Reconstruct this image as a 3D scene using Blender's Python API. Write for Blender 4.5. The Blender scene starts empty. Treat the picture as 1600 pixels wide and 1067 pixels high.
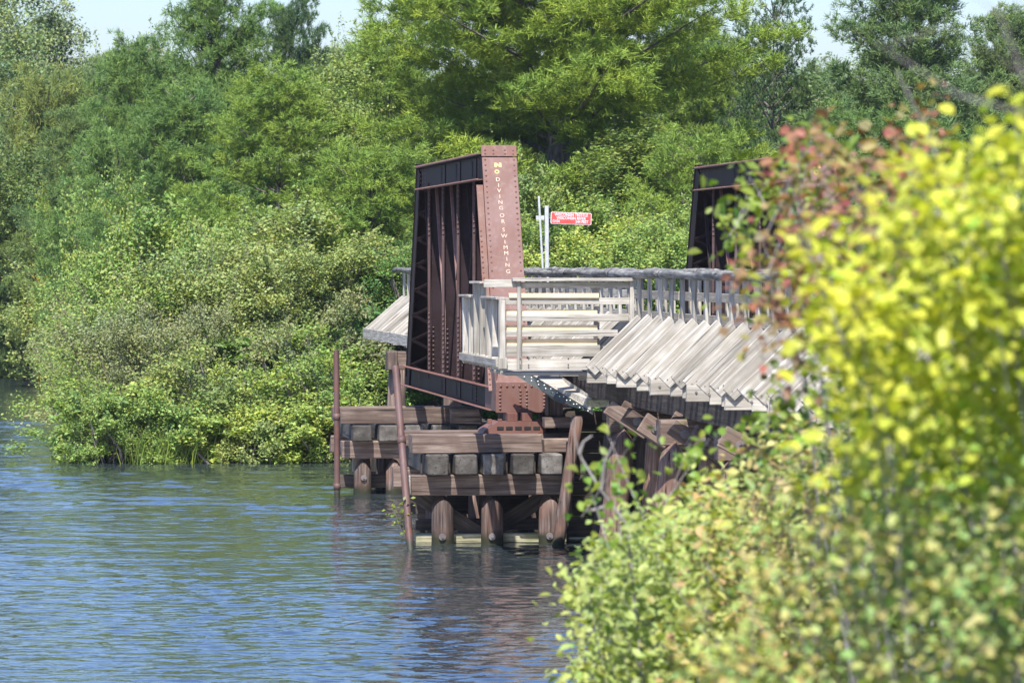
import bpy, bmesh, math, random
import numpy as np
from mathutils import Vector, Matrix, Quaternion

R = random.Random(7)
RG = np.random.default_rng(11)
sc = bpy.context.scene
COL = sc.collection

# ------------------------------------------------------------------ camera
F = 6600.0                       # focal length in photo pixels (1600 wide)
CAMZ = 3.9
YAW = math.atan(835.0 / F); PITCH = math.atan((533.5 - 410.0) / F)
cam_d = bpy.data.cameras.new('camera'); cam = bpy.data.objects.new('camera', cam_d); COL.objects.link(cam)
cam_d.sensor_width = 22.3; cam_d.lens = F / 1600 * 22.3
cam.location = (0, 0, CAMZ); cam.rotation_euler = (math.pi / 2 - PITCH, 0, -YAW)
cam_d.clip_start = 0.1; cam_d.clip_end = 3000
cam_d.dof.use_dof = True; cam_d.dof.focus_distance = 61.0; cam_d.dof.aperture_fstop = 4.6; cam_d.dof.aperture_blades = 7
sc.camera = cam
RM = cam.rotation_euler.to_matrix()

# ------------------------------------------------------------------ light
SUN_AZ = math.radians(15)        # left of straight behind
SUN_EL = math.radians(55)
w = bpy.data.worlds.new('World'); sc.world = w; w.use_nodes = True
nt = w.node_tree; bg = nt.nodes['Background']
sky = nt.nodes.new('ShaderNodeTexSky'); sky.sky_type = 'NISHITA'; sky.sun_disc = False
sky.sun_elevation = SUN_EL; sky.sun_rotation = math.pi + SUN_AZ
sky.air_density = 1.5; sky.dust_density = 1.0; sky.ozone_density = 3.0; sky.altitude = 0
tint = nt.nodes.new('ShaderNodeMix'); tint.data_type = 'RGBA'; tint.blend_type = 'MULTIPLY'; tint.inputs[0].default_value = 1; tint.inputs[7].default_value = (0.78, 0.925, 1.36, 1)
nt.links.new(sky.outputs[0], tint.inputs[6]); nt.links.new(tint.outputs[2], bg.inputs[0]); bg.inputs[1].default_value = 0.082
sd = bpy.data.lights.new('sun', 'SUN'); sd.energy = 5.0; sd.angle = math.radians(0.5); sd.color = (1.0, 0.955, 0.88)
sun = bpy.data.objects.new('sun', sd); COL.objects.link(sun)
sv = Vector((-math.sin(SUN_AZ) * math.cos(SUN_EL), -math.cos(SUN_AZ) * math.cos(SUN_EL), math.sin(SUN_EL)))
sun.rotation_euler = sv.to_track_quat('Z', 'Y').to_euler(); sun.location = (-5, -20, 40)
sc.view_settings.view_transform = 'Standard'; sc.view_settings.look = 'None'
sc.view_settings.exposure = 1.1; sc.view_settings.gamma = 1.0; sc.view_settings.use_curve_mapping = False
sc.render.engine = 'CYCLES'
sc.cycles.max_bounces = 7; sc.cycles.diffuse_bounces = 3; sc.cycles.glossy_bounces = 3; sc.cycles.transmission_bounces = 3
sc.cycles.use_denoising = True

# ------------------------------------------------------------------ picture measurements -> world points
def ray(px, py):
    d = RM @ Vector(((px - 800.0) / F, -(py - 533.5) / F, -1.0))
    return d
def at(px, py, Y):
    d = ray(px, py); t = Y / d.y
    return Vector((d.x * t, Y, CAMZ + d.z * t))
def atd(px, py, dist):
    d = ray(px, py)
    return Vector((0, 0, CAMZ)) + d * dist
def onplane(px, py, p0, n):
    d = ray(px, py); o = Vector((0, 0, CAMZ))
    return o + d * ((p0 - o).dot(n) / d.dot(n))

# ------------------------------------------------------------------ materials
def newmat(name):
    m = bpy.data.materials.new(name); m.use_nodes = True
    n = m.node_tree.nodes; l = m.node_tree.links
    return m, n, l, n['Principled BSDF']
def nd(n, typ, **kw):
    x = n.new(typ)
    for k, v in kw.items(): setattr(x, k, v)
    return x
def ramp(n, stops):
    r = n.new('ShaderNodeValToRGB'); e = r.color_ramp.elements
    while len(e) < len(stops): e.new(0.5)
    for i, (p, c) in enumerate(stops):
        e[i].position = p; e[i].color = tuple(c) + (1,) if len(c) == 3 else c
    return r
def objcoords(n, l, scale, jump=40.0):
    tc = n.new('ShaderNodeTexCoord'); oi = n.new('ShaderNodeObjectInfo')
    ad = nd(n, 'ShaderNodeVectorMath', operation='ADD'); mu = nd(n, 'ShaderNodeMath', operation='MULTIPLY'); mu.inputs[1].default_value = jump
    l.new(oi.outputs['Random'], mu.inputs[0]); l.new(tc.outputs['Object'], ad.inputs[0]); l.new(mu.outputs[0], ad.inputs[1])
    mp = n.new('ShaderNodeMapping'); mp.inputs['Scale'].default_value = scale
    l.new(ad.outputs[0], mp.inputs[0])
    return mp.outputs[0], ad.outputs[0], oi
def wood(name, dark, mid, light, rnd=0.35, bump=0.6, stain=None, grain=26.0, crack=0.5):
    m, n, l, b = newmat(name)
    g, raw, oi = objcoords(n, l, (1.3, grain, grain))
    n1 = nd(n, 'ShaderNodeTexNoise'); n1.inputs['Scale'].default_value = 1.0; n1.inputs['Detail'].default_value = 6; n1.inputs['Roughness'].default_value = 0.65
    l.new(g, n1.inputs['Vector'])
    n2 = nd(n, 'ShaderNodeTexNoise'); n2.inputs['Scale'].default_value = 3.2; n2.inputs['Detail'].default_value = 4
    l.new(raw, n2.inputs['Vector'])
    r1 = ramp(n, [(0.28, dark), (0.5, mid), (0.72, light)]); l.new(n1.outputs[0], r1.inputs[0])
    mx = nd(n, 'ShaderNodeMix', data_type='RGBA', blend_type='MIX')
    r2 = ramp(n, [(0.42, (0, 0, 0)), (0.62, (1, 1, 1))]); l.new(n2.outputs[0], r2.inputs[0])
    f = nd(n, 'ShaderNodeMath', operation='MULTIPLY'); f.inputs[1].default_value = 0.55; l.new(r2.outputs[0], f.inputs[0])
    l.new(f.outputs[0], mx.inputs[0]); l.new(r1.outputs[0], mx.inputs[6]); mx.inputs[7].default_value = tuple(stain or dark) + (1,)
    # checks along the grain
    g2 = n.new('ShaderNodeMapping'); g2.inputs['Scale'].default_value = (0.9, 38, 38); l.new(raw, g2.inputs[0])
    n3 = nd(n, 'ShaderNodeTexNoise'); n3.inputs['Scale'].default_value = 1.0; n3.inputs['Detail'].default_value = 2; l.new(g2.outputs[0], n3.inputs['Vector'])
    r3 = ramp(n, [(0.30, (1 - crack,) * 3), (0.38, (1, 1, 1))]); l.new(n3.outputs[0], r3.inputs[0])
    mc = nd(n, 'ShaderNodeMix', data_type='RGBA', blend_type='MULTIPLY'); mc.inputs[0].default_value = 1
    l.new(mx.outputs[2], mc.inputs[6]); l.new(r3.outputs[0], mc.inputs[7])
    hv = n.new('ShaderNodeHueSaturation'); vr = nd(n, 'ShaderNodeMapRange'); vr.inputs[3].default_value = 1 - rnd; vr.inputs[4].default_value = 1 + rnd
    l.new(oi.outputs['Random'], vr.inputs[0]); l.new(vr.outputs[0], hv.inputs['Value']); l.new(mc.outputs[2], hv.inputs['Color'])
    l.new(hv.outputs[0], b.inputs['Base Color']); b.inputs['Roughness'].default_value = 0.85; b.inputs['Specular IOR Level'].default_value = 0.25
    bp = n.new('ShaderNodeBump'); bp.inputs['Strength'].default_value = bump; bp.inputs['Distance'].default_value = 0.012
    ms = nd(n, 'ShaderNodeMath', operation='MULTIPLY'); l.new(n1.outputs[0], ms.inputs[0]); l.new(r3.outputs[0], ms.inputs[1])
    l.new(ms.outputs[0], bp.inputs['Height']); l.new(bp.outputs[0], b.inputs['Normal'])
    return m
M = {}
M['grey_wood'] = wood('weathered_grey_wood', (0.15, 0.132, 0.112), (0.32, 0.295, 0.255), (0.50, 0.47, 0.415), rnd=0.2, stain=(0.22, 0.195, 0.155), crack=0.65)
M['pale_wood'] = wood('new_pale_wood', (0.62, 0.45, 0.25), (0.78, 0.60, 0.36), (0.86, 0.70, 0.46), rnd=0.08, bump=0.2, crack=0.15)
M['brown_wood'] = wood('creosoted_brown_wood', (0.05, 0.036, 0.03), (0.135, 0.098, 0.08), (0.26, 0.205, 0.17), rnd=0.3, stain=(0.085, 0.055, 0.043), crack=0.75)
M['pile_wood'] = wood('old_pile_wood', (0.025, 0.02, 0.019), (0.085, 0.06, 0.052), (0.22, 0.175, 0.155), rnd=0.3, stain=(0.12, 0.06, 0.04), crack=0.85)
M['bent_pile'] = wood('warm_brown_pile_wood', (0.05, 0.034, 0.027), (0.16, 0.10, 0.078), (0.32, 0.235, 0.19), rnd=0.25, stain=(0.11, 0.06, 0.042), crack=0.8)
M['shaded_wood'] = wood('shade_toned_wood', (0.025, 0.02, 0.017), (0.055, 0.043, 0.036), (0.10, 0.08, 0.068), rnd=0.3)  # timbers under the deck and behind the piles, shade mixed into the colour
M['end_grain'] = wood('grey_end_grain_wood', (0.035, 0.03, 0.026), (0.09, 0.082, 0.073), (0.18, 0.17, 0.155), rnd=0.4, grain=6, stain=(0.055, 0.047, 0.04), crack=0.7)
M['log_wood'] = wood('cracked_grey_log', (0.05, 0.048, 0.045), (0.17, 0.165, 0.155), (0.36, 0.35, 0.33), rnd=0.15, bump=1.0, crack=0.75)
M['wet_wood'] = wood('pale_mossy_wood', (0.12, 0.115, 0.06), (0.30, 0.28, 0.19), (0.5, 0.47, 0.38), rnd=0.15, stain=(0.10, 0.11, 0.03))

def rust(name, base, base2, orange, pale, amount=0.5):
    m, n, l, b = newmat(name)
    g, raw, oi = objcoords(n, l, (1, 1, 1))
    n1 = nd(n, 'ShaderNodeTexNoise'); n1.inputs['Scale'].default_value = 5; n1.inputs['Detail'].default_value = 8; n1.inputs['Roughness'].default_value = 0.7; l.new(raw, n1.inputs['Vector'])
    n2 = nd(n, 'ShaderNodeTexNoise'); n2.inputs['Scale'].default_value = 1.6; n2.inputs['Detail'].default_value = 5; l.new(raw, n2.inputs['Vector'])
    sp = n.new('ShaderNodeMapping'); sp.inputs['Scale'].default_value = (14, 14, 1.2); l.new(raw, sp.inputs[0])
    n3 = nd(n, 'ShaderNodeTexNoise'); n3.inputs['Scale'].default_value = 1; n3.inputs['Detail'].default_value = 5; l.new(sp.outputs[0], n3.inputs['Vector'])
    r1 = ramp(n, [(0.35, base), (0.62, base2)]); l.new(n2.outputs[0], r1.inputs[0])
    r2 = ramp(n, [(0.5, (0, 0, 0)), (0.7, (1, 1, 1))]); l.new(n1.outputs[0], r2.inputs[0])
    f = nd(n, 'ShaderNodeMath', operation='MULTIPLY'); f.inputs[1].default_value = amount; l.new(r2.outputs[0], f.inputs[0])
    m1 = nd(n, 'ShaderNodeMix', data_type='RGBA'); l.new(f.outputs[0], m1.inputs[0]); l.new(r1.outputs[0], m1.inputs[6]); m1.inputs[7].default_value = tuple(orange) + (1,)
    r3 = ramp(n, [(0.52, (0, 0, 0)), (0.72, (1, 1, 1))]); l.new(n3.outputs[0], r3.inputs[0])
    f3 = nd(n, 'ShaderNodeMath', operation='MULTIPLY'); f3.inputs[1].default_value = 0.4; l.new(r3.outputs[0], f3.inputs[0])
    m2 = nd(n, 'ShaderNodeMix', data_type='RGBA'); l.new(f3.outputs[0], m2.inputs[0]); l.new(m1.outputs[2], m2.inputs[6]); m2.inputs[7].default_value = tuple(pale) + (1,)
    l.new(m2.outputs[2], b.inputs['Base Color']); b.inputs['Roughness'].default_value = 0.62; b.inputs['Specular IOR Level'].default_value = 0.35
    bp = n.new('ShaderNodeBump'); bp.inputs['Strength'].default_value = 0.3; bp.inputs['Distance'].default_value = 0.006
    l.new(n1.outputs[0], bp.inputs['Height']); l.new(bp.outputs[0], b.inputs['Normal'])
    return m
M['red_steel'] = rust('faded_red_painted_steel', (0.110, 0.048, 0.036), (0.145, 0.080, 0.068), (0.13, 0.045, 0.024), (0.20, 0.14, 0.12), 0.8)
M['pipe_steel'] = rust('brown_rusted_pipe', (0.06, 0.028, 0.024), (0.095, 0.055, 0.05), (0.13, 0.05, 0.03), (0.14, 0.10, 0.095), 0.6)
M['shaded_steel'] = rust('shade_toned_rusted_steel', (0.016, 0.009, 0.009), (0.022, 0.014, 0.016), (0.032, 0.013, 0.011), (0.034, 0.026, 0.03), 0.35)  # truss faces turned from the sun: their shade is put into the colour
M['shaded_steel'].node_tree.nodes['Principled BSDF'].inputs['Specular IOR Level'].default_value = 0.12
M['rust_steel'] = rust('orange_rusted_steel', (0.10, 0.038, 0.028), (0.14, 0.065, 0.05), (0.17, 0.065, 0.036), (0.16, 0.10, 0.08), 0.6)
M['flange'] = rust('brown_flange_steel', (0.05, 0.028, 0.026), (0.075, 0.045, 0.045), (0.10, 0.04, 0.026), (0.09, 0.07, 0.07), 0.4)
M['washer'] = rust('grey_iron_washer', (0.09, 0.08, 0.08), (0.16, 0.14, 0.14), (0.15, 0.08, 0.05), (0.2, 0.19, 0.19), 0.4)
def plain(name, c, rough=0.6):
    m, n, l, b = newmat(name)
    g, raw, oi = objcoords(n, l, (1, 1, 1))
    n1 = nd(n, 'ShaderNodeTexNoise'); n1.inputs['Scale'].default_value = 14; n1.inputs['Detail'].default_value = 5; l.new(raw, n1.inputs['Vector'])
    r = ramp(n, [(0.3, tuple(x * 0.75 for x in c)), (0.6, c)]); l.new(n1.outputs[0], r.inputs[0])
    l.new(r.outputs[0], b.inputs['Base Color']); b.inputs['Roughness'].default_value = rough
    return m
M['letter_paint'] = plain('cream_letter_paint', (0.52, 0.36, 0.27)); M['orange_paint'] = plain('orange_letter_paint', (0.65, 0.36, 0.12))
M['sign_red'] = plain('red_sign_face', (0.55, 0.07, 0.06), 0.4); M['sign_white'] = plain('white_sign_paint', (0.62, 0.60, 0.60), 0.4)
M['white_post'] = plain('white_post_paint', (0.40, 0.41, 0.42)); M['hole'] = plain('open_slot_dark', (0.01, 0.01, 0.01), 0.9)
M['flank_shade'] = plain('shade_toned_plank_side', (0.035, 0.042, 0.04))  # side of the strut plank, its shadow put into the colour

def foliage(name, trans=0.35, vary=0.45, hue=0.035, rough=0.55, spec=0.3, patch=0.0):
    """leaf colour = the object's own colour, varied leaf by leaf"""
    m, n, l, b = newmat(name)
    oi = n.new('ShaderNodeObjectInfo'); ge = n.new('ShaderNodeNewGeometry')
    hv = n.new('ShaderNodeHueSaturation')
    v = n.new('ShaderNodeMapRange'); v.inputs[3].default_value = 1 - vary; v.inputs[4].default_value = 1 + vary
    l.new(ge.outputs['Random Per Island'], v.inputs[0]); l.new(v.outputs[0], hv.inputs['Value'])
    wn = nd(n, 'ShaderNodeTexWhiteNoise', noise_dimensions='1D'); l.new(ge.outputs['Random Per Island'], wn.inputs['W'])
    h = n.new('ShaderNodeMapRange'); h.inputs[3].default_value = 0.5 - hue; h.inputs[4].default_value = 0.5 + hue
    l.new(wn.outputs['Value'], h.inputs[0]); l.new(h.outputs[0], hv.inputs['Hue'])
    tc = n.new('ShaderNodeTexCoord'); no = nd(n, 'ShaderNodeTexNoise'); no.inputs['Scale'].default_value = 0.9; no.inputs['Detail'].default_value = 3
    l.new(tc.outputs['Object'], no.inputs['Vector'])
    r = ramp(n, [(0.35, (0.80, 0.88, 0.95)), (0.65, (1.22, 1.10, 0.85))]); l.new(no.outputs[0], r.inputs[0])
    mm = nd(n, 'ShaderNodeMix', data_type='RGBA', blend_type='MULTIPLY'); mm.inputs[0].default_value = 1
    l.new(oi.outputs['Color'], mm.inputs[6]); l.new(r.outputs[0], mm.inputs[7]); l.new(mm.outputs[2], hv.inputs['Color'])
    l.new(hv.outputs[0], b.inputs['Base Color']); b.inputs['Roughness'].default_value = rough; b.inputs['Specular IOR Level'].default_value = spec
    t = n.new('ShaderNodeBsdfTranslucent'); ty = nd(n, 'ShaderNodeMix', data_type='RGBA', blend_type='MULTIPLY'); ty.inputs[0].default_value = 1
    l.new(hv.outputs[0], ty.inputs[6]); ty.inputs[7].default_value = (1.3, 1.35, 0.5, 1); l.new(ty.outputs[2], t.inputs[0])
    ms = n.new('ShaderNodeMixShader'); ms.inputs[0].default_value = trans
    l.new(b.outputs[0], ms.inputs[1]); l.new(t.outputs[0], ms.inputs[2]); l.new(ms.outputs[0], n['Material Output'].inputs[0])
    return m
M['leaf'] = foliage('broad_leaf'); M['needle'] = foliage('pine_needle', trans=0.15, vary=0.25, hue=0.012, rough=0.6, spec=0.12)
M['near_leaf'] = foliage('near_leaf', trans=0.42, vary=0.3, hue=0.016, rough=0.45, spec=0.3)
M['mixed_leaf'] = foliage('turning_leaf', trans=0.38, vary=0.35, hue=0.075, rough=0.5)
def bark(name, a, c):
    m, n, l, b = newmat(name)
    g, raw, oi = objcoords(n, l, (6, 6, 1.2))
    n1 = nd(n, 'ShaderNodeTexNoise'); n1.inputs['Scale'].default_value = 3; n1.inputs['Detail'].default_value = 6; l.new(g, n1.inputs['Vector'])
    r = ramp(n, [(0.35, a), (0.65, c)]); l.new(n1.outputs[0], r.inputs[0]); l.new(r.outputs[0], b.inputs['Base Color']); b.inputs['Roughness'].default_value = 0.9
    return m
M['bark'] = bark('brown_grey_bark', (0.06, 0.05, 0.045), (0.17, 0.145, 0.13)); M['grey_bark'] = bark('pale_grey_bark', (0.14, 0.125, 0.12), (0.30, 0.275, 0.265))
def ground_mat():
    m, n, l, b = newmat('earth_and_litter')
    tc = n.new('ShaderNodeTexCoord'); n1 = nd(n, 'ShaderNodeTexNoise'); n1.inputs['Scale'].default_value = 0.7; n1.inputs['Detail'].default_value = 10; l.new(tc.outputs['Object'], n1.inputs['Vector'])
    r = ramp(n, [(0.3, (0.035, 0.03, 0.018)), (0.5, (0.05, 0.06, 0.022)), (0.7, (0.09, 0.085, 0.045))]); l.new(n1.outputs[0], r.inputs[0])
    l.new(r.outputs[0], b.inputs['Base Color']); b.inputs['Roughness'].default_value = 0.95
    bp = n.new('ShaderNodeBump'); bp.inputs['Distance'].default_value = 0.1; l.new(n1.outputs[0], bp.inputs['Height']); l.new(bp.outputs[0], b.inputs['Normal'])
    return m
M['ground'] = ground_mat()
def water_mat():
    m, n, l, b = newmat('rippled_river_water')
    tc = n.new('ShaderNodeTexCoord')
    def noise(scale, detail, sx=1.0, sy=1.0, rot=0.0, rough=0.5):
        mp = n.new('ShaderNodeMapping'); mp.inputs['Scale'].default_value = (sx, sy, 1); mp.inputs['Rotation'].default_value = (0, 0, rot)
        l.new(tc.outputs['Object'], mp.inputs[0])
        x = nd(n, 'ShaderNodeTexNoise'); x.inputs['Scale'].default_value = scale; x.inputs['Detail'].default_value = detail; x.inputs['Roughness'].default_value = rough
        x.inputs['Distortion'].default_value = 0.4
        l.new(mp.outputs[0], x.inputs['Vector']); return x.outputs[0]
    a = noise(2.6, 3, 1.0, 1.5, 0.3); c = noise(0.75, 2, 1, 1.3, -0.2); d = noise(9.0, 2, 1, 1.2, 0.5)
    patch = noise(0.09, 3, 1, 0.5)
    pr = ramp(n, [(0.35, (0.55,) * 3), (0.65, (1.15,) * 3)]); l.new(patch, pr.inputs[0])
    def mul(x, k):
        q = nd(n, 'ShaderNodeMath', operation='MULTIPLY'); l.new(x, q.inputs[0])
        if isinstance(k, (int, float)): q.inputs[1].default_value = k
        else: l.new(k, q.inputs[1])
        return q.outputs[0]
    def add(x, y):
        q = nd(n, 'ShaderNodeMath', operation='ADD'); l.new(x, q.inputs[0]); l.new(y, q.inputs[1]); return q.outputs[0]
    h = mul(add(add(mul(a, 1.0), mul(c, 1.6)), mul(d, 0.22)), pr.outputs[0])
    bp = n.new('ShaderNodeBump'); bp.inputs['Strength'].default_value = 1.0; bp.inputs['Distance'].default_value = WAVE
    l.new(h, bp.inputs['Height']); l.new(bp.outputs[0], b.inputs['Normal'])
    b.inputs['Base Color'].default_value = (0.022, 0.031, 0.034, 1); b.inputs['Roughness'].default_value = 0.05
    b.inputs['IOR'].default_value = 3.0; b.inputs['Specular IOR Level'].default_value = 0.5
    return m
WAVE = 0.02
HAZE = 0.00012
M['water'] = water_mat()

# ------------------------------------------------------------------ object helpers
def put(o, parent=None):
    COL.objects.link(o)
    if parent is not None: o.parent = parent
    return o
def worldpos(o):
    p = Vector(o.location)
    while o.parent is not None: o = o.parent; p = p + Vector(o.location)
    return p
def thing(name, label, cat, loc=(0, 0, 0), group=None):
    o = bpy.data.objects.new(name, None); o.location = loc; o.empty_display_size = 0.3
    o['label'] = label; o['category'] = cat
    if group: o['group'] = group
    return put(o)
def tag(o, label=None, cat=None, group=None, kind=None):
    if label: o['label'] = label
    if cat: o['category'] = cat
    if group: o['group'] = group
    if kind: o['kind'] = kind
    return o
def part(name, mesh, parent, loc=(0, 0, 0), rot=None, kind=None):
    """link a mesh under its parent; loc is a world position (parents are never rotated unless the child is placed locally)"""
    o = bpy.data.objects.new(name, mesh)
    base = worldpos(parent) if parent is not None else Vector((0, 0, 0))
    o.location = Vector(loc) - base
    if rot is not None:
        o.rotation_mode = 'QUATERNION'; o.rotation_quaternion = rot
    if kind: o['kind'] = kind
    return put(o, parent)
def dup(o, parent=None, off=None):
    c = o.copy(); COL.objects.link(c); c.parent = parent
    if off is not None: c.location = Vector(o.location) + Vector(off)
    for ch in [x for x in KIDS.get(o.name, [])] if False else [x for x in bpy.data.objects if x.parent == o]:
        dup(ch, c)
    return c
KIDS = {}
def mesh_np(name, verts, faces, mat, smooth=False):
    verts = np.asarray(verts, np.float32); faces = np.asarray(faces, np.int32)
    me = bpy.data.meshes.new(name); nv = len(verts); nf, k = faces.shape
    me.vertices.add(nv); me.vertices.foreach_set('co', verts.ravel())
    me.loops.add(nf * k); me.loops.foreach_set('vertex_index', faces.ravel())
    me.polygons.add(nf); me.polygons.foreach_set('loop_start', np.arange(0, nf * k, k, dtype=np.int32))
    if smooth: me.polygons.foreach_set('use_smooth', np.ones(nf, bool))
    me.update(calc_edges=True); me.materials.append(mat)
    return me
def bm_mesh(name, bm, mat, smooth=False):
    me = bpy.data.meshes.new(name); bm.to_mesh(me); bm.free(); me.materials.append(mat)
    if smooth:
        for p in me.polygons: p.use_smooth = True
    return me
CACHE = {}
def boxmesh(L, wd, h, mat, c=0.008, rough=0.0, key=0):
    k = (round(L, 3), round(wd, 3), round(h, 3), mat.name, round(c, 4), rough, key)
    if k in CACHE: return CACHE[k]
    bm = bmesh.new(); rr = random.Random(hash(k[:3]) & 0xffff | key)
    c = min(c, wd * 0.3, h * 0.3)
    for sx in (0, 1):
        for sy in (-1, 1):
            for sz in (-1, 1):
                x = L * sx; y = wd / 2 * sy; z = h / 2 * sz
                j = [rr.uniform(-rough, rough) for _ in range(3)]
                x += j[0] * 2; y += j[1]; z += j[2]
                ix = c if sx == 0 else -c
                bm.verts.new((x, y - sy * c, z - sz * c)); bm.verts.new((x + ix, y, z - sz * c)); bm.verts.new((x + ix, y - sy * c, z))
    bmesh.ops.convex_hull(bm, input=bm.verts)
    me = bm_mesh('timber', bm, mat); CACHE[k] = me
    return me
def beam(name, p0, p1, wd, h, mat, parent, up=(0, 0, 1), c=0.008, rough=0.0, kind=None):
    """a squared member from p0 to p1; h is measured along up, wd across"""
    p0 = Vector(p0); p1 = Vector(p1); d = p1 - p0; L = d.length; x = d.normalized()
    up = Vector(up); y = up.cross(x).normalized(); z = x.cross(y)
    q = Matrix((x, y, z)).transposed().to_quaternion()
    return part(name, boxmesh(L, wd, h, mat, c, rough, R.randrange(3) if rough else 0), parent, p0, q, kind)
def plate(name, x0, x1, y0, y1, z0, z1, mat, parent, c=0.004, rough=0.0):
    """axis-aligned block; its long side becomes the local x axis so that grain follows it"""
    dx, dy, dz = x1 - x0, y1 - y0, z1 - z0
    cx, cy, cz = (x0 + x1) / 2, (y0 + y1) / 2, (z0 + z1) / 2
    if dx >= dy and dx >= dz: return beam(name, (x0, cy, cz), (x1, cy, cz), dy, dz, mat, parent, c=c, rough=rough)
    if dy >= dz: return beam(name, (cx, y0, cz), (cx, y1, cz), dx, dz, mat, parent, c=c, rough=rough)
    return beam(name, (cx, cy, z0), (cx, cy, z1), dx, dy, mat, parent, up=(0, 1, 0), c=c, rough=rough)
def tube_arrays(pts, rads, seg=6):
    pts = [Vector(p) for p in pts]; V = []; Fc = []
    for i, p in enumerate(pts):
        t = (pts[min(i + 1, len(pts) - 1)] - pts[max(i - 1, 0)]).normalized()
        a = t.orthogonal().normalized(); b = t.cross(a)
        for k in range(seg):
            an = 2 * math.pi * k / seg
            V.append(tuple(p + (a * math.cos(an) + b * math.sin(an)) * rads[i]))
    for i in range(len(pts) - 1):
        for k in range(seg):
            Fc.append((i * seg + k, i * seg + (k + 1) % seg, (i + 1) * seg + (k + 1) % seg, (i + 1) * seg + k))
    return V, Fc
class Tubes:
    def __init__(s): s.V = []; s.F = []
    def add(s, pts, rads, seg=6):
        v, f = tube_arrays(pts, rads, seg); o = len(s.V); s.V += v; s.F += [tuple(i + o for i in q) for q in f]
    def mesh(s, name, mat): return mesh_np(name, s.V, s.F, mat, True)
def rivets(name, pts, parent, mat, r=0.018):
    """pts: (world position, normal); domed heads joined into one part"""
    V = []; Fc = []; base = worldpos(parent); seg = 6
    for p, nrm in pts:
        nrm = Vector(nrm).normalized(); a = nrm.orthogonal().normalized(); b = nrm.cross(a); p = Vector(p) - base; o = len(V)
        for ring, (rr, hh) in enumerate(((1.0, 0.0), (0.75, 0.55))):
            for k in range(seg):
                an = 2 * math.pi * k / seg
                V.append(tuple(p + (a * math.cos(an) + b * math.sin(an)) * r * rr + nrm * r * hh))
        V.append(tuple(p + nrm * r * 0.8)); t = len(V) - 1
        for k in range(seg):
            k2 = (k + 1) % seg
            Fc.append((o + k, o + k2, o + seg + k2)); Fc.append((o + k, o + seg + k2, o + seg + k)); Fc.append((o + seg + k, o + seg + k2, t))
    return part(name, mesh_np(name, V, Fc, mat, True), parent, base, kind='stuff')
def disc(name, p, nrm, r, t, mat, parent, seg=14):
    bm = bmesh.new(); bmesh.ops.create_cone(bm, cap_ends=True, segments=seg, radius1=r, radius2=r * 0.93, depth=t)
    bmesh.ops.translate(bm, verts=bm.verts, vec=(0, 0, t / 2))
    bmesh.ops.create_cone(bm, cap_ends=True, segments=6, radius1=r * 0.38, radius2=r * 0.36, depth=t * 2.4, matrix=Matrix.Translation((0, 0, t * 1.6)))
    q = Vector(nrm).to_track_quat('Z', 'Y')
    return part(name, bm_mesh(name, bm, mat), parent, p, q)
def textmesh(s, size, mat, extrude=0.002, bold=0.0, stretch=1.0):
    cu = bpy.data.curves.new('lettering', 'FONT'); cu.body = s; cu.size = size; cu.extrude = extrude; cu.offset = bold
    cu.align_x = 'CENTER'; cu.align_y = 'CENTER'; cu.resolution_u = 3
    o = bpy.data.objects.new('lettering', cu); COL.objects.link(o)
    me = bpy.data.meshes.new_from_object(o); bpy.data.objects.remove(o); bpy.data.curves.remove(cu)
    me.materials.clear(); me.materials.append(mat)
    if stretch != 1.0:
        for v in me.vertices: v.co.x *= stretch
    return me
def wetband(m):
    n = m.node_tree.nodes; l = m.node_tree.links; b = n['Principled BSDF']; src = b.inputs['Base Color'].links[0].from_socket
    g = n.new('ShaderNodeNewGeometry'); sx = n.new('ShaderNodeSeparateXYZ'); l.new(g.outputs['Position'], sx.inputs[0])
    no = nd(n, 'ShaderNodeTexNoise'); no.inputs['Scale'].default_value = 7; l.new(g.outputs['Position'], no.inputs['Vector'])
    mu = nd(n, 'ShaderNodeMath', operation='MULTIPLY'); mu.inputs[1].default_value = 0.16; l.new(no.outputs[0], mu.inputs[0])
    ad = nd(n, 'ShaderNodeMath', operation='SUBTRACT'); l.new(sx.outputs['Z'], ad.inputs[0]); l.new(mu.outputs[0], ad.inputs[1])
    r = ramp(n, [(0.0, (1, 1, 1)), (0.12, (0, 0, 0))]); l.new(ad.outputs[0], r.inputs[0])
    mx = nd(n, 'ShaderNodeMix', data_type='RGBA'); l.new(r.outputs[0], mx.inputs[0]); l.new(src, mx.inputs[6]); mx.inputs[7].default_value = (0.022, 0.023, 0.012, 1)
    l.new(mx.outputs[2], b.inputs['Base Color'])
for k_ in ('pile_wood', 'bent_pile', 'pipe_steel'): wetband(M[k_])
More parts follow.
